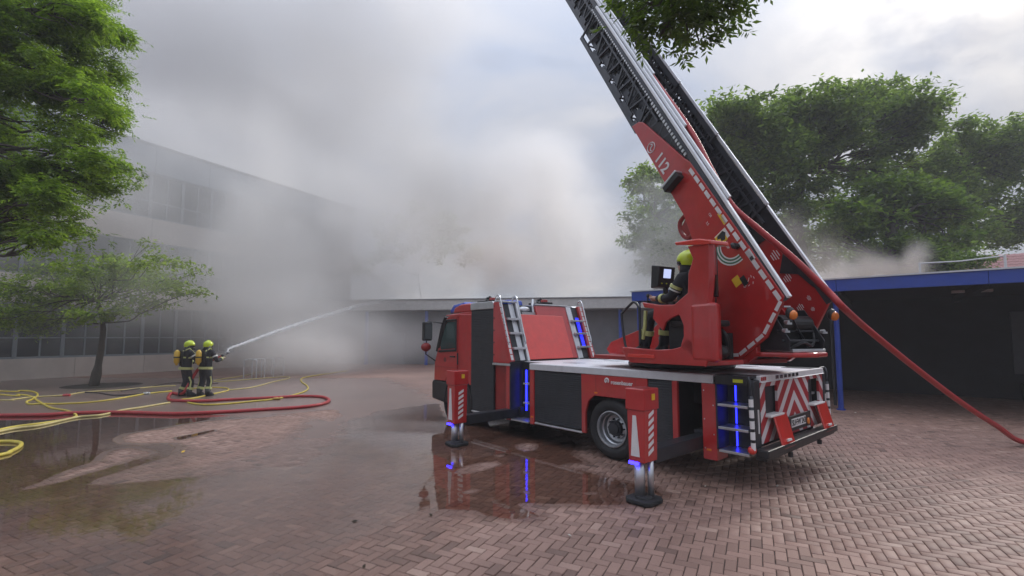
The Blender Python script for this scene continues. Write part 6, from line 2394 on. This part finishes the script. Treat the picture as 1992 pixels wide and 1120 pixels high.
GREY_SMOKE = smoke_mat('grey_smoke', (0.988, 0.977, 0.958))
THIN_SMOKE = smoke_mat('thin_grey_smoke', (0.85, 0.85, 0.85))
BROWN_SMOKE = smoke_mat('brown_smoke', (0.965, 0.90, 0.84))
high = [
    puff(480, 130, 34, 20, 9, 13, 0.22),      # thin smoke spread over the sky
    puff(300, 60, 30, 14, 8, 10, 0.14),
    puff(750, 40, 34, 10, 8, 8, 0.12),
    puff(760, 300, 36, 12, 7, 8, 0.16),
]
big = [
    puff(650, 470, 30, 8.0, 6, 7.5, 0.42),    # main bank beside the school
    puff(560, 640, 25, 6, 5, 3.6, 0.40),
    puff(860, 430, 38, 9.5, 6, 7.5, 0.40),    # billow over the low building
    puff(1040, 370, 40, 7.5, 6, 6.5, 0.40),
    puff(1120, 480, 38, 7.0, 5, 5.0, 0.50),
    puff(1250, 480, 30.5, 5.0, 2.6, 4.8, 0.55),
    puff(480, 420, 26, 6.5, 5, 6.5, 0.24),
    puff(520, 570, 24.5, 5.0, 3.5, 4.0, 0.26),
    puff(330, 340, 22, 8.0, 4, 6.0, 0.34),
    puff(360, 560, 21, 5.0, 3.0, 3.5, 0.18),
    puff(100, 480, 18.8, 6.0, 1.6, 5.5, 0.19),
    puff(580, 690, 21.5, 4.0, 3.0, 1.6, 0.26),
    puff(270, 540, 16.6, 2.6, 1.3, 2.0, 0.12),  # veil in front of the small tree
    puff(660, 680, 25.5, 5, 4, 2.6, 0.36),      # low fog on the yard
    puff(820, 660, 29, 6, 2.5, 2.4, 0.14),
    puff(820, 560, 37.5, 8, 2.6, 2.2, 0.55),      # smoke rolling off the low roof
    puff(1080, 560, 36, 7, 2.4, 2.0, 0.45),
]
smoke('thin_smoke', high, (-34, 18, 2), (18, 50, 34), 0.45, THIN_SMOKE, 0.14, 3.5, 11.0, (0.28, 0.62), 0.3)
smoke('smoke', big, (-30, 14, -0.5), (18, 48, 26), 0.30, GREY_SMOKE, 0.22, 3.6, 0.0, (0.36, 0.60), 0.20)
brown = [puff(965, 520, 33.0, 3.8, 2.5, 2.8, 0.7), puff(760, 540, 32.0, 4.0, 2.5, 2.6, 0.15),
         puff(1620, 520, 21.5, 3.2, 1.6, 1.5, 0.9), puff(1560, 470, 23, 2.6, 1.6, 2.2, 0.4), puff(1785, 512, 19.5, 0.75, 0.8, 1.25, 2.2), puff(1640, 530, 19.5, 0.8, 0.8, 0.9, 1.5), puff(1720, 530, 20.5, 2.4, 1.2, 0.9, 1.1)]
smoke('brown_smoke', brown[2:], (8, 17, 1.5), (22, 26, 10), 0.12, BROWN_SMOKE, 0.55, 0.9, 4.0, (0.36, 0.62), 0.05)
smoke('brown_smoke', brown[:2], (-16, 28, 0.5), (8, 37, 12), 0.28, BROWN_SMOKE, 0.25, 1.6, 7.0, (0.34, 0.62), 0.1)
# thin haze of drifting smoke over the whole yard
hz = bpy.data.materials.new('haze')
hz.use_nodes = True
t = hz.node_tree
for n in list(t.nodes):
    t.nodes.remove(n)
pv = N(t, 'ShaderNodeVolumePrincipled')
pv.inputs['Color'].default_value = (0.93, 0.94, 0.96, 1)
pv.inputs['Density'].default_value = 0.0020
o_ = N(t, 'ShaderNodeOutputMaterial')
t.links.new(pv.outputs[0], o_.inputs['Volume'])
q = MB()
q.box(-75, 75, -40, 75, -1.2, 36)
tag(q.build('haze', hz), kind='stuff')
# a few fallen leaves and crumbs on the paving
DRY = principled('dry_leaf', (0.05, 0.035, 0.02), 0.8, var=0.3)
PALE = principled('pale_scrap', (0.55, 0.52, 0.46), 0.8)
for k, (x, y, mt, sz, lab) in enumerate(((690, 1015, DRY, 0.035, 'small dark fallen leaf curled on the smooth wet paving left of the puddle'), (708, 1103, DRY, 0.025, 'tiny dark crumb on the dry bricks at the bottom edge'),
                                         (838, 1003, DRY, 0.03, 'small dark scrap beside the left tip of the truck puddle'), (1372, 947, PALE, 0.022, 'pale crumb in the shade behind the rear outrigger foot'),
                                         (1512, 946, PALE, 0.022, 'pale crumb on the bricks behind the truck bumper'), (1664, 803, PALE, 0.035, 'small white scrap on the bricks near the blue post'),
                                         (356, 879, YELLOW, 0.045, 'small yellow leaf on the dry patch of paving'), (1108, 1043, PALE, 0.02, 'pale crumb just below the truck puddle'))):
    p = ground(x, y, 0.006)
    q = MB()
    a = k * 1.3
    c_, s_ = math.cos(a) * sz, math.sin(a) * sz
    q.add([(-c_, -s_, 0.004), (s_ * 0.5, -c_ * 0.5, 0.0), (c_, s_, 0.016), (-s_ * 0.5, c_ * 0.5, 0.012), (0, 0, -0.001), (0, 0, 0.022)],
          [(0, 1, 5), (1, 2, 5), (2, 3, 5), (3, 0, 5), (1, 0, 4), (2, 1, 4), (3, 2, 4), (0, 3, 4)])
    tag(q.build('fallen_leaf', mt, M=Matrix.Translation(p)), lab, 'litter')
